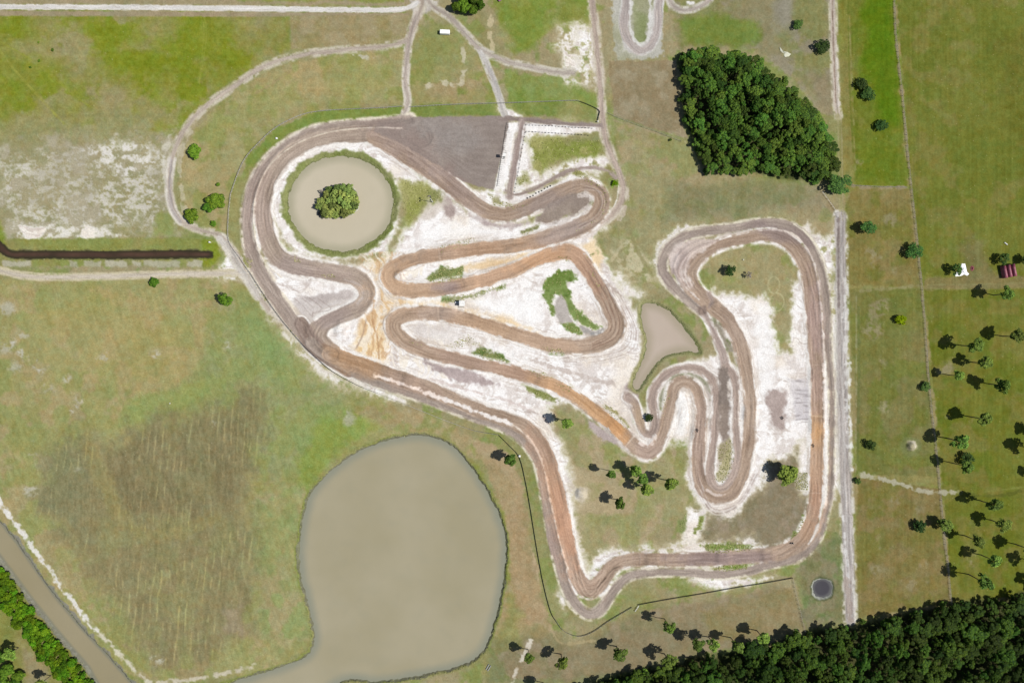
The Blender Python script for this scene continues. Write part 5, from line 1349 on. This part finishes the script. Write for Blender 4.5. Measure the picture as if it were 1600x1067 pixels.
HED = [(-30, 850), (0, 882), (14, 900), (48, 947), (80, 988), (106, 1020), (132, 1050), (156, 1078), (112, 1082), (86, 1048), (52, 1006), (22, 966), (-8, 926), (-30, 900)]
for x, y in scatter(HED, 7.2, rw, 6000):
    plant('hedge_bush', 'hedge', rw.randrange(5), x, y, rw.uniform(.9, 1.3), 'bright green bush in the dense hedge along the canal', 'bush', 'bushes of the canal hedge', hz=rw.uniform(2.4, 3.6))

# weeds and shore grasses: uncountable low growth
rng = np.random.RandomState(3)
pts = []
for poly in WEEDS:
    q = np.array(poly); a = .5 * abs(np.sum(q[:, 0] * np.roll(q[:, 1], -1) - np.roll(q[:, 0], -1) * q[:, 1]))
    n = int(min(500, a * .55)); k = 0
    while k < n:
        x = rng.uniform(q[:, 0].min(), q[:, 0].max()); y = rng.uniform(q[:, 1].min(), q[:, 1].max()); k += 1
        if inside(poly, x, y) and rng.rand() < .8: pts.append((x, y))
def tufts(name, pts, size, m, label):
    p = np.array([(wx(x), wy(y), gz(x, y) + .12) for x, y in pts])
    n = len(p)
    V, T = clumps(p, np.tile(np.array([[0, 0, 1.]]), (n, 1)), size * rng.uniform(.5, 1.3, n), rng)
    o = mesh_obj(name, np_mesh(name, V, tris=T, m=m))
    tag(o, label, 'weeds', None, 'stuff')
tufts('weeds', pts, .34, M_WEED, 'low weeds and rushes growing in patches between the track loops')
sp = []
for nm, q, zw, *_ in BASIN:
    if nm in ('ditch_water', 'canal_water'): dens = .25
    else: dens = .55
    n = len(q)
    for k in range(n):
        a, b = q[k], q[(k + 1) % n]
        L = math.hypot(*(b[:2] - a[:2]))
        for _ in range(int(L * dens)):
            t = rng.rand(); off = rng.normal(0, .9)
            sp.append((a[0] + (b[0] - a[0]) * t + off, a[1] + (b[1] - a[1]) * t + off))
tufts('shore_grass', sp, .34, M_WEED, 'rushes and grass tufts along the pond banks')

# ------------------------------------------------------------------ fences
M_WHITE = tint_mat("weathered_white_paint", (.46, .46, .45, 1), (.62, .62, .60, 1), 2, .6, .3, .05)
M_GREYW = tint_mat("weathered_grey_timber", (.20, .19, .17, 1), (.32, .30, .27, 1), 3, .9, .1)
M_BLACK = tint_mat("black_fence_mesh", (.015, .016, .018, 1), (.035, .036, .04, 1), 3, .7, .3)
M_STEEL = tint_mat("galvanised_steel", (.30, .31, .32, 1), (.42, .43, .44, 1), 3, .45, .5, .05, .6)
M_RUBBER = tint_mat("black_rubber", (.012, .012, .013, 1), (.03, .03, .03, 1), 6, .85, .3)

def fence(name, label, pts, step, hgt, pw, rails, mp, mr, panel=None, group=None, cat='fence'):
    q = smooth(pts, False, 5)
    o = empty(name, (wx(q[0][0]), wy(q[0][1]), gz(*q[0][:2])))
    tag(o, label, cat, group)
    org = Vector(o.location)
    P3 = [Vector((wx(x), wy(y), gz(x, y))) - org for x, y in q[:, :2]]
    ln = [0]
    for a, b in zip(P3, P3[1:]): ln.append(ln[-1] + (b - a).length)
    n = max(2, int(ln[-1] / step) + 1)
    n = min(n, 99)
    pm = None
    posts = []
    for k in range(n):
        s = ln[-1] * k / (n - 1)
        i = max(j for j in range(len(ln)) if ln[j] <= s + 1e-6); i = min(i, len(P3) - 2)
        t = (s - ln[i]) / max(ln[i + 1] - ln[i], 1e-6)
        posts.append((P3[i].lerp(P3[i + 1], t), math.atan2((P3[i + 1] - P3[i]).y, (P3[i + 1] - P3[i]).x)))
    for p, a in posts:
        if pm is None:
            mb = MB(); mb.box((0, 0, hgt / 2 - .1), (pw, pw, hgt + .2), bev=pw * .12)
            ob = mb.build('post', mp, o); pm = ob.data
        else:
            ob = mesh_obj('post', pm, o)
        ob.location = p; ob.rotation_euler = (0, 0, a)
    for rz_, rt in rails:
        mb = MB()
        for (p, a), (p2, a2) in zip(posts, posts[1:]):
            mb.tube(p + Vector((0, 0, rz_)), p2 + Vector((0, 0, rz_)), rt, rt, 5)
        mb.build('rail', mr, o)
    if panel:
        mb = MB()
        for (p, a), (p2, a2) in zip(posts, posts[1:]):
            d = p2 - p; L = d.length
            mb.box(tuple((p + p2) / 2 + Vector((0, 0, panel[0]))), (L * .98, .03, panel[1]), rz=math.atan2(d.y, d.x))
        mb.build('mesh_panel', panel[2], o)
    return o

W2 = [(.55, .05), (1.05, .05), (1.4, .07)]
fence('track_fence', 'pale post and rail fence curving round the north-west bend, west of the road gap', [(629, 167), (600, 169), (560, 171), (505, 174), (470, 181), (432, 200), (405, 224), (384, 248), (371, 276), (361, 305)], 2.2, 1.4, .14, W2, M_WHITE, M_GREYW, None, 'perimeter fence runs')
fence('track_fence', 'pale straight post and rail fence along the north side, ending at the vertical road', [(641, 168), (690, 165), (740, 163), (782, 162), (840, 160), (898, 158), (905, 159)], 1.7, 1.4, .14, W2, M_WHITE, M_GREYW, None, 'perimeter fence runs')
fence('mesh_fence', 'short dark fence closing the corner of the north lawn by the vertical road', [(905, 159), (918, 164), (936, 173), (936, 180), (934, 189)], 1.6, 1.1, .14, [(1.0, .06)], M_BLACK, M_BLACK, (.55, .8, M_BLACK), 'perimeter fence runs')
fence('track_fence', 'pale post and rail fence along the west side beside the dirt road crossing', [(361, 305), (358, 335), (357, 368), (362, 384), (375, 402), (390, 424)], 2.2, 1.4, .14, W2, M_WHITE, M_GREYW, None, 'perimeter fence runs')
fence('wire_fence', 'thin dark fence along the sandy south-west edge of the circuit', [(390, 424), (408, 452), (430, 485), (462, 525), (490, 554), (520, 580), (560, 602), (590, 614)], 2.4, 1.3, .12, W2, M_GREYW, M_BLACK, None, 'perimeter fence runs')
fence('wire_fence', 'grey wire fence along the grass bank between the circuit and the large pond', [(590, 614), (640, 634), (700, 658), (740, 672), (779, 679)], 2.4, 1.3, .12, W2, M_GREYW, M_GREYW, None, 'perimeter fence runs')
fence('mesh_fence', 'black mesh fence running south between the large pond and the orange straight', [(779, 679), (797, 697), (812, 715), (822, 755), (830, 800), (838, 850), (847, 900), (855, 935), (862, 958), (868, 968)], 2.4, 1.0, .12, [(.95, .04)], M_BLACK, M_BLACK, (.5, .7, M_BLACK), 'perimeter fence runs')
fence('mesh_fence', 'dark fence curving round the southern tip of the circuit', [(868, 968), (880, 984), (897, 992), (912, 992), (930, 984), (950, 970), (970, 958), (987, 948)], 2.4, 1.0, .12, [(.95, .04)], M_WHITE, M_GREYW, (.5, .6, M_BLACK), 'perimeter fence runs')
fence('mesh_fence', 'black mesh fence along the south side ending at the small dark pond', [(997, 944), (1040, 936), (1100, 926), (1150, 917), (1200, 909), (1238, 902)], 2.4, 1.1, .12, [(1.0, .05)], M_BLACK, M_BLACK, (.55, .8, M_BLACK), 'perimeter fence runs')
fence('wire_fence', 'thin fence dropping from the small dark pond to the southern woods', [(1238, 903), (1244, 930), (1250, 955), (1257, 985)], 2.6, 1.3, .12, [(.6, .03), (1.2, .03)], M_GREYW, M_GREYW, None, 'perimeter fence runs')
fence('gate', 'short pale gate standing open at the gap in the south fence', [(998, 945), (992, 954)], 1.6, 1.3, .16, [(.4, .06), (.8, .06), (1.2, .07)], M_WHITE, M_WHITE, None, None, 'gate')
fence('gate', 'white gate swung open where the western road meets the fence crossing', [(390, 426), (376, 426)], 1.7, 1.2, .14, [(.4, .05), (1.1, .06)], M_WHITE, M_WHITE, None, None, 'gate')
fence('wire_fence', 'faint wire fence from the vertical road to the dense wood', [(950, 177), (958, 181), (985, 192), (1030, 208), (1064, 221)], 3.0, 1.2, .13, [(.5, .025), (1.1, .025)], M_GREYW, M_GREYW)
fence('wire_fence', 'fence following the wood edge and the top of the pale farm track', [(1284, 300), (1295, 315), (1304, 328), (1309, 340)], 2.4, 1.3, .13, [(.6, .04), (1.2, .04)], M_GREYW, M_WHITE)
fence('pasture_fence', 'long timber post fence dividing the eastern paddocks, northern half', [(x, y) for x, y in STRIP[:8]], 3.2, 1.35, .17, [(.5, .03), (.9, .03), (1.25, .03)], M_GREYW, M_GREYW, None, 'eastern paddock fence')
fence('pasture_fence', 'long timber post fence dividing the eastern paddocks, southern half down to the woods', [(x, y) for x, y in STRIP[7:]], 3.2, 1.35, .17, [(.5, .03), (.9, .03), (1.25, .03)], M_GREYW, M_GREYW, None, 'eastern paddock fence')
fence('pasture_fence', 'short timber fence closing the south end of the bright green strip', [(1331, 290), (1372, 292), (1415, 293)], 2.6, 1.3, .16, [(.6, .06), (1.15, .06)], M_GREYW, M_GREYW)
fence('post_row', 'row of black posts under the north access lane, upper of two', [(822, 196), (855, 197), (885, 199), (925, 201)], 1.9, .8, .34, [(.55, .03)], M_RUBBER, M_BLACK, None, 'rows of black posts round the spectator lawn')
fence('post_row', 'row of black posts across the top of the spectator lawn, lower of two', [(822, 206), (858, 208), (890, 210), (919, 212)], 1.9, .8, .34, [(.55, .03)], M_RUBBER, M_BLACK, None, 'rows of black posts round the spectator lawn')
fence('post_row', 'row of black posts down the left side of the spectator lawn beside the start lane', [(821, 208), (814, 245), (808, 280), (804, 300)], 2.2, .8, .30, [(.55, .03)], M_RUBBER, M_BLACK, None, 'rows of black posts round the spectator lawn')

# ------------------------------------------------------------------ start gate
def W(px, py, dz=0): return (wx(px), wy(py), gz(px, py) + dz)
g0, g1 = (791.5, 192), (776.5, 292)
sg = empty('starting_gate', W(*g0))
tag(sg, 'long row of dark steel start gate dividers along the white sand start strip', 'start gate')
org = Vector(sg.location)
mb = MB(); a = Vector(W(*g0, .12)) - org; b = Vector(W(*g1, .12)) - org
mb.tube(a, b, .09, .09, 6); mb.build('base_rail', M_BLACK, sg)
dm = None
NG = 34
for k in range(NG):
    t = (k + .5) / NG
    x = g0[0] + (g1[0] - g0[0]) * t; y = g0[1] + (g1[1] - g0[1]) * t
    p = Vector(W(x, y)) - org
    if dm is None:
        mb = MB(); mb.tube((-.05, 0, 0), (-.05, 0, .7), .06, .06, 6); mb.tube((-.05, 0, .68), (1.3, 0, .62), .05, .05, 6); mb.tube((1.3, 0, 0), (1.3, 0, .62), .05, .05, 6)
        ob = mb.build('gate_divider', M_BLACK, sg); dm = ob.data
    else: ob = mesh_obj('gate_divider', dm, sg)
    ob.location = p; ob.rotation_euler = (0, 0, .15)
    ob.scale = (1.0 + (.9 if k in (4, 5, 15, 16, 20, 21) else 0), 1, 1.0 + (.5 if k in (4, 16, 21) else 0))
ss_ = empty('starter_stand', W(788, 246))
tag(ss_, 'tall pole with dark starter box rising from the middle of the start strip', 'starter stand')
mb = MB(); mb.tube((0, 0, -.2), (0, 0, 4.6), .14, .11, 8); mb.box((0, 0, .1), (1.1, 1.1, .3), bev=.04); mb.build('pole', M_GREYW, ss_)
mb = MB(); mb.box((0, 0, 5.0), (1.5, 1.7, 1.1), bev=.06); mb.build('signal_box', M_WHITE, ss_)
mb = MB()
for dx in (-.35, .35): mb.tube((dx, -1.0, 0), (dx, -.3, 4.5), .05, .05, 5)
for k in range(9): mb.tube((-.35, -1 + .0745 * k, .5 * k + .3), (.35, -1 + .0745 * k, .5 * k + .3), .035, .035, 5)
mb.build('ladder', M_STEEL, ss_)

tyre_me = None
for k in range(9):
    x = 824 + k * 4.5; y = 310 - k * 2.5 + (k % 3) * .5
    if tyre_me is None:
        mb = MB(); mb.torus((0, 0, 0), .42, .19, 'Z'); ob = mb.build('tyre', M_RUBBER, None, True); tyre_me = ob.data
    else: ob = mesh_obj('tyre', tyre_me)
    ob.location = W(x, y, .2); ob.scale = (.7, .7, .8)
    tag(ob, 'black tyre lying in the row on white sand beside the northern loop', 'tyre', 'row of tyres beside the northern loop')

# light pole by the round pond
lp = empty('light_pole', W(676, 316))
tag(lp, 'tall white lamp pole on the sandy grass right of the round pond', 'light pole')
mb = MB(); mb.tube((0, 0, -.3), (0, 0, 9.4), .2, .13, 10); mb.build('pole', M_WHITE, lp)
mb = MB(); mb.box((0, 0, 9.3), (.16, 2.2, .14)); mb.build('crossarm', M_STEEL, lp)
for dy in (-.8, .8):
    mb = MB(); mb.box((-.15, dy, 9.62), (.7, .75, .55), ry=.35, bev=.06); mb.build('floodlight', M_BLACK, lp)
mb = MB(); mb.box((.25, 0, 1.3), (.3, .5, .8), bev=.03); mb.build('meter_box', M_STEEL, lp)
# low purple sign board and dark post beside it
sb = empty('sign_board', W(671, 307))
tag(sb, 'small faded purple board on posts above the lamp pole', 'sign')
M_PURP = tint_mat("faded_purple_paint", alb(150, 130, 160), alb(176, 158, 180), 3)
mb = MB(); mb.box((0, 0, 1.0), (1.6, .08, .9), rz=.4); mb.build('board', M_PURP, sb)
for d in (-.7, .7):
    mb = MB(); mb.box((d * math.cos(.4), d * math.sin(.4) + .08, .6), (.1, .08, 1.5)); mb.build('post', M_GREYW, sb)

# ------------------------------------------------------------------ scoring tower
st = empty('scoring_tower', W(722.5, 474.5))
tag(st, 'small white-roofed scoring tower on legs beside the weeds in mid circuit', 'tower')
M_NAVY = tint_mat("dark_blue_boards", (.012, .016, .03, 1), (.022, .028, .05, 1), 3)
for dx in (-1.35, 1.35):
    for dy in (-1.3, 1.3):
        mb = MB(); mb.box((dx, dy, 1.7), (.16, .16, 3.8)); mb.build('leg', M_GREYW, st)
mb = MB(); mb.box((0, 0, 1.25), (3.0, 2.9, .16), bev=.02); mb.build('floor_deck', M_GREYW, st)
for c_, d_ in (((0, 1.42, 1.85), (2.8, .06, 1.0)), ((0, -1.42, 1.85), (2.8, .06, 1.0)), ((-1.46, 0, 1.85), (.06, 2.7, 1.0)), ((1.46, 0, 1.85), (.06, 2.7, 1.0))):
    mb = MB(); mb.box(c_, d_); mb.build('wall_panel', M_NAVY, st)
mb = MB(); mb.box((0, 0, 3.55), (3.25, 3.1, .14), ry=.04, bev=.02)
for k in range(6): mb.box((-1.35 + .54 * k, 0, 3.65 - .022 * (k - 2.5)), (.06, 3.0, .05))
mb.build('roof', M_WHITE, st)
mb = MB(); mb.box((-2.9, .75, .75), (2.6, .75, .1)); mb.box((-4.1, .75, .35), (.12, .7, .75)); mb.box((-1.8, .75, .35), (.12, .7, .75)); mb.build('step_platform', M_WHITE, st)
mb = MB(); mb.box((-.6, -2.0, .5), (3.4, .5, .1)); mb.box((-2.1, -2.0, .22), (.1, .45, .5)); mb.box((.9, -2.0, .22), (.1, .45, .5)); mb.build('bench', M_GREYW, st)

# ------------------------------------------------------------------ parked trailer
M_BODY = tint_mat("white_trailer_paint", (.62, .63, .63, 1), (.72, .72, .71, 1), .8, .4, .5, .02)
M_DARK = tint_mat("dark_trim", (.02, .02, .022, 1), (.04, .04, .045, 1), 3)
tl = empty('cargo_trailer', W(695.5, 52.5), -.05)
tag(tl, 'white box trailer parked on the grass by the northern road fork', 'trailer')
mb = MB(); mb.box((0, 0, 1.45), (5.7, 2.3, 1.9), bev=.12); mb.build('body', M_BODY, tl)
mb = MB()
mb.box((0, 0, 2.44), (5.4, 2.1, .08), bev=.02)
for k in range(8): mb.box((-2.4 + .68 * k, 0, 2.5), (.06, 2.0, .04))
mb.box((1.7, 0, 2.53), (.5, .5, .1), bev=.03); mb.build('roof', M_BODY, tl)
mb = MB(); mb.box((0, 0, .46), (5.5, 1.9, .14)); mb.box((3.5, 0, .46), (1.4, .12, .1), rz=.0); mb.build('chassis', M_DARK, tl)
for sx in (-.55, .4):
    for sy in (-1.0, 1.0):
        mb = MB(); mb.torus((sx, sy, .36), .25, .11, 'Y'); w_ = mb.build('wheel', M_RUBBER, tl, True)
        mb = MB(); mb.tube((sx, sy - .08, .36), (sx, sy + .08, .36), .17, .17, 12); mb.build('rim', M_STEEL, w_)
mb = MB(); mb.box((-2.87, 0, 1.4), (.05, 2.0, 1.7)); dr = mb.build('door', M_BODY, tl)
mb = MB(); mb.box((-2.92, .05, 1.3), (.05, .05, .5)); mb.build('handle', M_DARK, dr)
for sy in (-.9, .9):
    mb = MB(); mb.box((-2.87, sy, .62), (.06, .25, .12)); mb.build('tail_light', tint_mat("red_lens", (.3, .01, .01, 1), (.36, .02, .02, 1), 4), tl)

# car on the northern field, half beyond the edge of the picture
M_MAUVE = tint_mat("mauve_car_paint", (.16, .05, .13, 1), (.20, .07, .16, 1), 2, .3, .5, 0)
M_GLASS = tint_mat("dark_car_glass", (.01, .012, .015, 1), (.02, .022, .028, 1), 2, .1, .5, 0)
cr = empty('parked_car', W(783, -1), .6)
tag(cr, 'small mauve car parked on the grass at the top edge', 'car')
mb = MB(); mb.box((0, 0, .62), (4.1, 1.7, .62), bev=.16); mb.build('body', M_MAUVE, cr)
mb = MB(); mb.box((-.25, 0, 1.2), (1.9, 1.4, .55), bev=.2); cb = mb.build('cabin', M_MAUVE, cr)
for c_, d_, ry_ in (((.72, 0, 1.2), (.06, 1.2, .5), -.5), ((-1.2, 0, 1.2), (.06, 1.2, .46), .45), ((-.25, .71, 1.2), (1.4, .04, .34), 0), ((-.25, -.71, 1.2), (1.4, .04, .34), 0)):
    mb = MB(); mb.box(c_, d_, ry=ry_); mb.build('window', M_GLASS, cb)
for sx in (-1.25, 1.25):
    for sy in (-.78, .78):
        mb = MB(); mb.torus((sx, sy, .32), .21, .1, 'Y'); w_ = mb.build('wheel', M_RUBBER, cr, True)
        mb = MB(); mb.tube((sx, sy - .07, .32), (sx, sy + .07, .32), .14, .14, 10); mb.build('rim', M_STEEL, w_)
for sy in (-.6, .6):
    mb = MB(); mb.box((2.03, sy, .68), (.08, .34, .14), bev=.02); mb.build('headlight', M_WHITE, cr)

# ------------------------------------------------------------------ maroon hay shelter
M_MAROON = tint_mat("faded_maroon_sheet", alb(140, 70, 88), alb(172, 96, 112), .6, .5, .35, .05)
hs = empty('hay_shelter', W(1573.5, 424), .19)
tag(hs, 'low shelter under three rounded maroon sheet roofs near the right edge', 'shelter')
for k in range(3):
    x0 = -2.7 + 2.7 * k
    bm = bmesh.new(); N = 12; rows = []
    for yy in (-3.6, -1.2, 1.2, 3.6):
        row = []
        for i in range(N + 1):
            a_ = math.pi * i / N
            row.append(bm.verts.new((x0 - 1.3 * math.cos(a_), yy, .5 + 2.5 * math.sin(a_) ** .8 + .05 * math.sin(yy * 3 + k))))
        rows.append(row)
    for r0_, r1_ in zip(rows, rows[1:]):
        for i in range(N): bm.faces.new((r0_[i], r0_[i + 1], r1_[i + 1], r1_[i]))
    for row in (rows[0], rows[-1]): bm.faces.new(row)
    me = bpy.data.meshes.new('roof_bay'); bmesh.ops.recalc_face_normals(bm, faces=bm.faces[:]); bm.to_mesh(me); bm.free(); me.materials.append(M_MAROON)
    for p in me.polygons: p.use_smooth = len(p.vertices) == 4
    o = mesh_obj('roof_bay', me, hs)
for k in range(4):
    for yy in (-3.3, 0, 3.3):
        mb = MB(); mb.box((-3.95 + 2.63 * k, yy, .35), (.1, .14, .95)); mb.build('post', M_GREYW, hs)
mb = MB(); mb.box((0, 0, .42), (7.6, 6.4, .85), bev=.1); mb.build('hay_stack', tint_mat("straw", (.16, .12, .06, 1), (.26, .2, .1, 1), 4, .95, .05, .5), hs)

# ------------------------------------------------------------------ loose things in the pastures
M_TARP = tint_mat("white_tarp", (.60, .61, .62, 1), (.72, .72, .72, 1), 1.2, .5, .3, .3)
def sheet_heap(name, outline, hgt, m, label, cat, seed):
    """a crumpled sheet lying on the ground: folded relief inside a ragged outline"""
    q = np.array(outline, float); cx, cy = q.mean(0)
    rng_ = np.random.RandomState(seed)
    bm = bmesh.new(); NR = 7; n = len(q) * 3
    qq = np.array([q[int(i / 3) % len(q)] + (q[(int(i / 3) + 1) % len(q)] - q[int(i / 3) % len(q)]) * ((i % 3) / 3) for i in range(n)])
    z0 = gz(cx, cy)
    rings = []
    for r_ in range(1, NR + 1):
        t = r_ / NR; row = []
        for i in range(n):
            x = cx + (qq[i, 0] - cx) * t + rng_.normal(0, .12); y = cy + (qq[i, 1] - cy) * t + rng_.normal(0, .12)
            z = hgt * (1 - t) * (.5 + rng_.rand()) + .05 if r_ < NR else .02
            row.append(bm.verts.new((wx(x) - wx(cx), wy(y) - wy(cy), z)))
        rings.append(row)
    c0 = bm.verts.new((0, 0, hgt))
    for i in range(n): bm.faces.new((c0, rings[0][i], rings[0][(i + 1) % n]))
    for a_, b_ in zip(rings, rings[1:]):
        for i in range(n): bm.faces.new((a_[i], b_[i], b_[(i + 1) % n], a_[(i + 1) % n]))
    bmesh.ops.recalc_face_normals(bm, faces=bm.faces[:])
    me = bpy.data.meshes.new(name); bm.to_mesh(me); bm.free(); me.materials.append(m)
    o = mesh_obj(name, me); o.location = (wx(cx), wy(cy), z0)
    tag(o, label, cat)
sheet_heap('tarp', [(1503, 412), (1508, 412), (1510, 421), (1511, 425), (1514, 428), (1511, 431), (1506, 429), (1502, 431), (1493, 432), (1492, 427), (1496, 422), (1500, 418)], .6, M_TARP, 'crumpled white tarp spread on the grass below a sparse tree', 'tarp', 2)
M_RED = tint_mat("faded_red_cloth", alb(134, 66, 74), alb(150, 84, 90), 2)
sheet_heap('red_cover', [(1516, 417), (1519, 415), (1522, 417), (1522, 421), (1519, 424), (1516, 422)], .5, M_RED, 'small faded red cover lying right of the white tarp', 'cover', 3)
sheet_heap('plastic_sheet', [(1218, 74), (1222, 80), (1230, 82), (1236, 85), (1232, 89), (1226, 90), (1223, 84), (1219, 80)], .4, tint_mat("dusty_plastic", alb(206, 208, 178), alb(232, 232, 214), 2), 'pale crumpled sheet lying in the grass north of the dense wood', 'sheet', 4)
def pipe(px0, py0, px1, py1, r, m, name, label, cat, group=None):
    a_ = Vector(W(px0, py0, r)); b_ = Vector(W(px1, py1, r)); o = empty(name, (a_ + b_) / 2)
    me_ = MB(); d = (b_ - a_) / 2
    n = 12; u = d.cross(Vector((0, 0, 1))).normalized()
    me_.tube(-d, d, r, r, n); me_.tube(-d * 1.01, -d * .96, r * 1.2, r * 1.2, n); me_.tube(d * .96, d * 1.01, r * 1.2, r * 1.2, n)
    me2 = me_.build(name + '_body', m)
    bpy.data.objects.remove(o)
    me2.name = name; me2.location = (a_ + b_) / 2
    tag(me2, label, cat, group)
pipe(1569, 379, 1573.5, 382.5, .28, M_WHITE, 'pipe', 'short white pipe lying on the grass above the maroon shelter', 'pipe')
pipe(759.5, 1045, 764, 1037, .26, M_STEEL, 'pipe', 'left of two grey pipes lying on the bank of the large pond', 'pipe', 'pipes on the pond bank')
pipe(762, 1047, 767, 1039, .26, M_STEEL, 'pipe', 'right of two grey pipes lying on the bank of the large pond', 'pipe', 'pipes on the pond bank')
def marker(px, py, h, label, w_=.5):
    o = empty('marker_post', W(px, py)); tag(o, label, 'marker post')
    mb = MB(); mb.box((0, 0, h / 2 - .1), (w_, w_, h + .2), bev=.04); mb.build('post', M_WHITE, o)
    mb = MB(); mb.box((0, 0, h + .06), (w_ * 1.25, w_ * 1.25, .12), bev=.03); mb.build('cap', M_WHITE, o)
marker(329, 379, 1.6, 'white marker post on the bank at the east end of the dark ditch', .6)
marker(433, 217, .9, 'low white marker on the grass inside the north-west fence', .8)
marker(934, 191, 1.4, 'white gate post at the east end of the north access lane', .5)
marker(1161, 406, .7, 'small white marker on the lawn inside the north-east bend', .35)
marker(266, 630, .5, 'small white marker alone in the west meadow', .4)
marker(812, 712, 1.0, 'white marker beside the black fence and the pine by the large pond', .9)

# ------------------------------------------------------------------ riders on dirt bikes
M_FRAME = tint_mat("dark_bike_plastic", (.02, .02, .022, 1), (.05, .04, .04, 1), 5, .4, .5)
M_SUIT = tint_mat("dark_riding_suit", (.012, .012, .016, 1), (.03, .03, .036, 1), 5, .8)
M_HELM = tint_mat("dark_helmet", (.01, .01, .012, 1), (.03, .03, .03, 1), 5, .3, .5)
def person_mesh():
    pts = {0: (0, 0, .98, .15), 1: (.10, 0, 1.2, .16), 2: (.26, 0, 1.42, .17), 3: (.33, 0, 1.56, .07), 4: (.38, 0, 1.66, .09), 5: (.41, 0, 1.76, .10),
           6: (.28, .21, 1.46, .07), 7: (.42, .36, 1.26, .05), 8: (.62, .34, 1.16, .04), 9: (.28, -.21, 1.46, .07), 10: (.42, -.36, 1.26, .05), 11: (.62, -.34, 1.16, .04),
           12: (.02, .13, .92, .11), 13: (.36, .22, .78, .08), 14: (.12, .2, .42, .06), 15: (.28, .21, .36, .05), 16: (.02, -.13, .92, .11), 17: (.36, -.22, .78, .08), 18: (.12, -.2, .42, .06), 19: (.28, -.21, .36, .05)}
    ed = [(0, 1), (1, 2), (2, 3), (3, 4), (4, 5), (2, 6), (6, 7), (7, 8), (2, 9), (9, 10), (10, 11), (0, 12), (12, 13), (13, 14), (14, 15), (0, 16), (16, 17), (17, 18), (18, 19)]
    me = bpy.data.meshes.new('body'); me.from_pydata([p[:3] for p in pts.values()], ed, [])
    ob = bpy.data.objects.new('body', me); COL.objects.link(ob)
    sk = ob.modifiers.new('skin', 'SKIN')
    for k, p in pts.items():
        me.skin_vertices[0].data[k].radius = (p[3], p[3])
    me.skin_vertices[0].data[0].use_root = True
    ob.modifiers.new('sub', 'SUBSURF').levels = 1
    dg = bpy.context.evaluated_depsgraph_get()
    m2 = bpy.data.meshes.new_from_object(ob.evaluated_get(dg))
    bpy.data.objects.remove(ob)
    m2.materials.clear(); m2.materials.append(M_SUIT)
    return m2
BODY = person_mesh()
def bike_and_rider(px, py, ang, lb_b, lb_r):
    b = empty('dirt_bike', W(px, py, .04), ang); tag(b, lb_b, 'motorcycle', 'dirt bikes on the circuit')
    for x in (-.68, .72):
        mb = MB(); mb.torus((x, 0, .34), .27, .07, 'Y'); w_ = mb.build('wheel', M_RUBBER, b, True)
        mb = MB(); mb.tube((x, -.05, .34), (x, .05, .34), .06, .06, 8)
        for k in range(8):
            a_ = k * math.pi / 4; mb.tube((x, 0, .34), (x + .25 * math.cos(a_), 0, .34 + .25 * math.sin(a_)), .008, .008, 4)
        mb.build('hub', M_STEEL, w_)
    mb = MB(); mb.tube((-.68, .09, .34), (0, .09, .5), .035); mb.tube((-.68, -.09, .34), (0, -.09, .5), .035); mb.tube((0, 0, .45), (.45, 0, .95), .04); mb.tube((.72, .1, .34), (.42, .1, 1.0), .03); mb.tube((.72, -.1, .34), (.42, -.1, 1.0), .03); mb.box((.05, 0, .5), (.4, .24, .36), bev=.05)
    mb.build('frame', M_FRAME, b)
    mb = MB(); mb.box((-.3, 0, .9), (.85, .2, .1), ry=.05, bev=.04); mb.build('seat', M_RUBBER, b)
    mb = MB(); mb.box((.2, 0, .92), (.36, .3, .2), bev=.06); mb.build('fuel_tank', M_FRAME, b)
    mb = MB(); mb.box((.78, 0, .76), (.5, .16, .05), ry=.2, bev=.02); mb.box((-.85, 0, .92), (.5, .18, .05), ry=.25, bev=.02); mb.build('mudguard', M_FRAME, b)
    mb = MB(); mb.tube((.5, -.4, 1.1), (.5, .4, 1.1), .025); mb.tube((.44, 0, .98), (.5, 0, 1.1), .03); mb.build('handlebar', M_STEEL, b)
    p = empty('person', W(px, py, .04), ang); tag(p, lb_r, 'person', 'riders on the circuit')
    bo = mesh_obj('body', BODY, p); bo.location = (-.1, 0, .03)
    for q in BODY.polygons: q.use_smooth = True
    bm = bmesh.new(); bmesh.ops.create_uvsphere(bm, u_segments=14, v_segments=9, radius=.165, matrix=Matrix.Translation((.3, 0, 1.76)) @ Matrix.Diagonal((1.15, .95, 1.1, 1)))
    me = bpy.data.meshes.new('helmet'); bm.to_mesh(me); bm.free(); me.materials.append(M_HELM)
    for q in me.polygons: q.use_smooth = True
    mesh_obj('helmet', me, p)
for px, py, ang, w_ in [(1222, 653, 1.4, 'on grey soil left of the long straight'), (1270, 696, 1.57, 'on the left edge of the long eastern straight'), (1089, 672, 1.5, 'on the lane leading down to the tight hairpin'), (1237, 848, .4, 'at the inside of the south-east bend')]:
    bike_and_rider(px, py, ang, 'dark dirt bike ' + w_, 'person in dark suit crouched riding ' + w_)
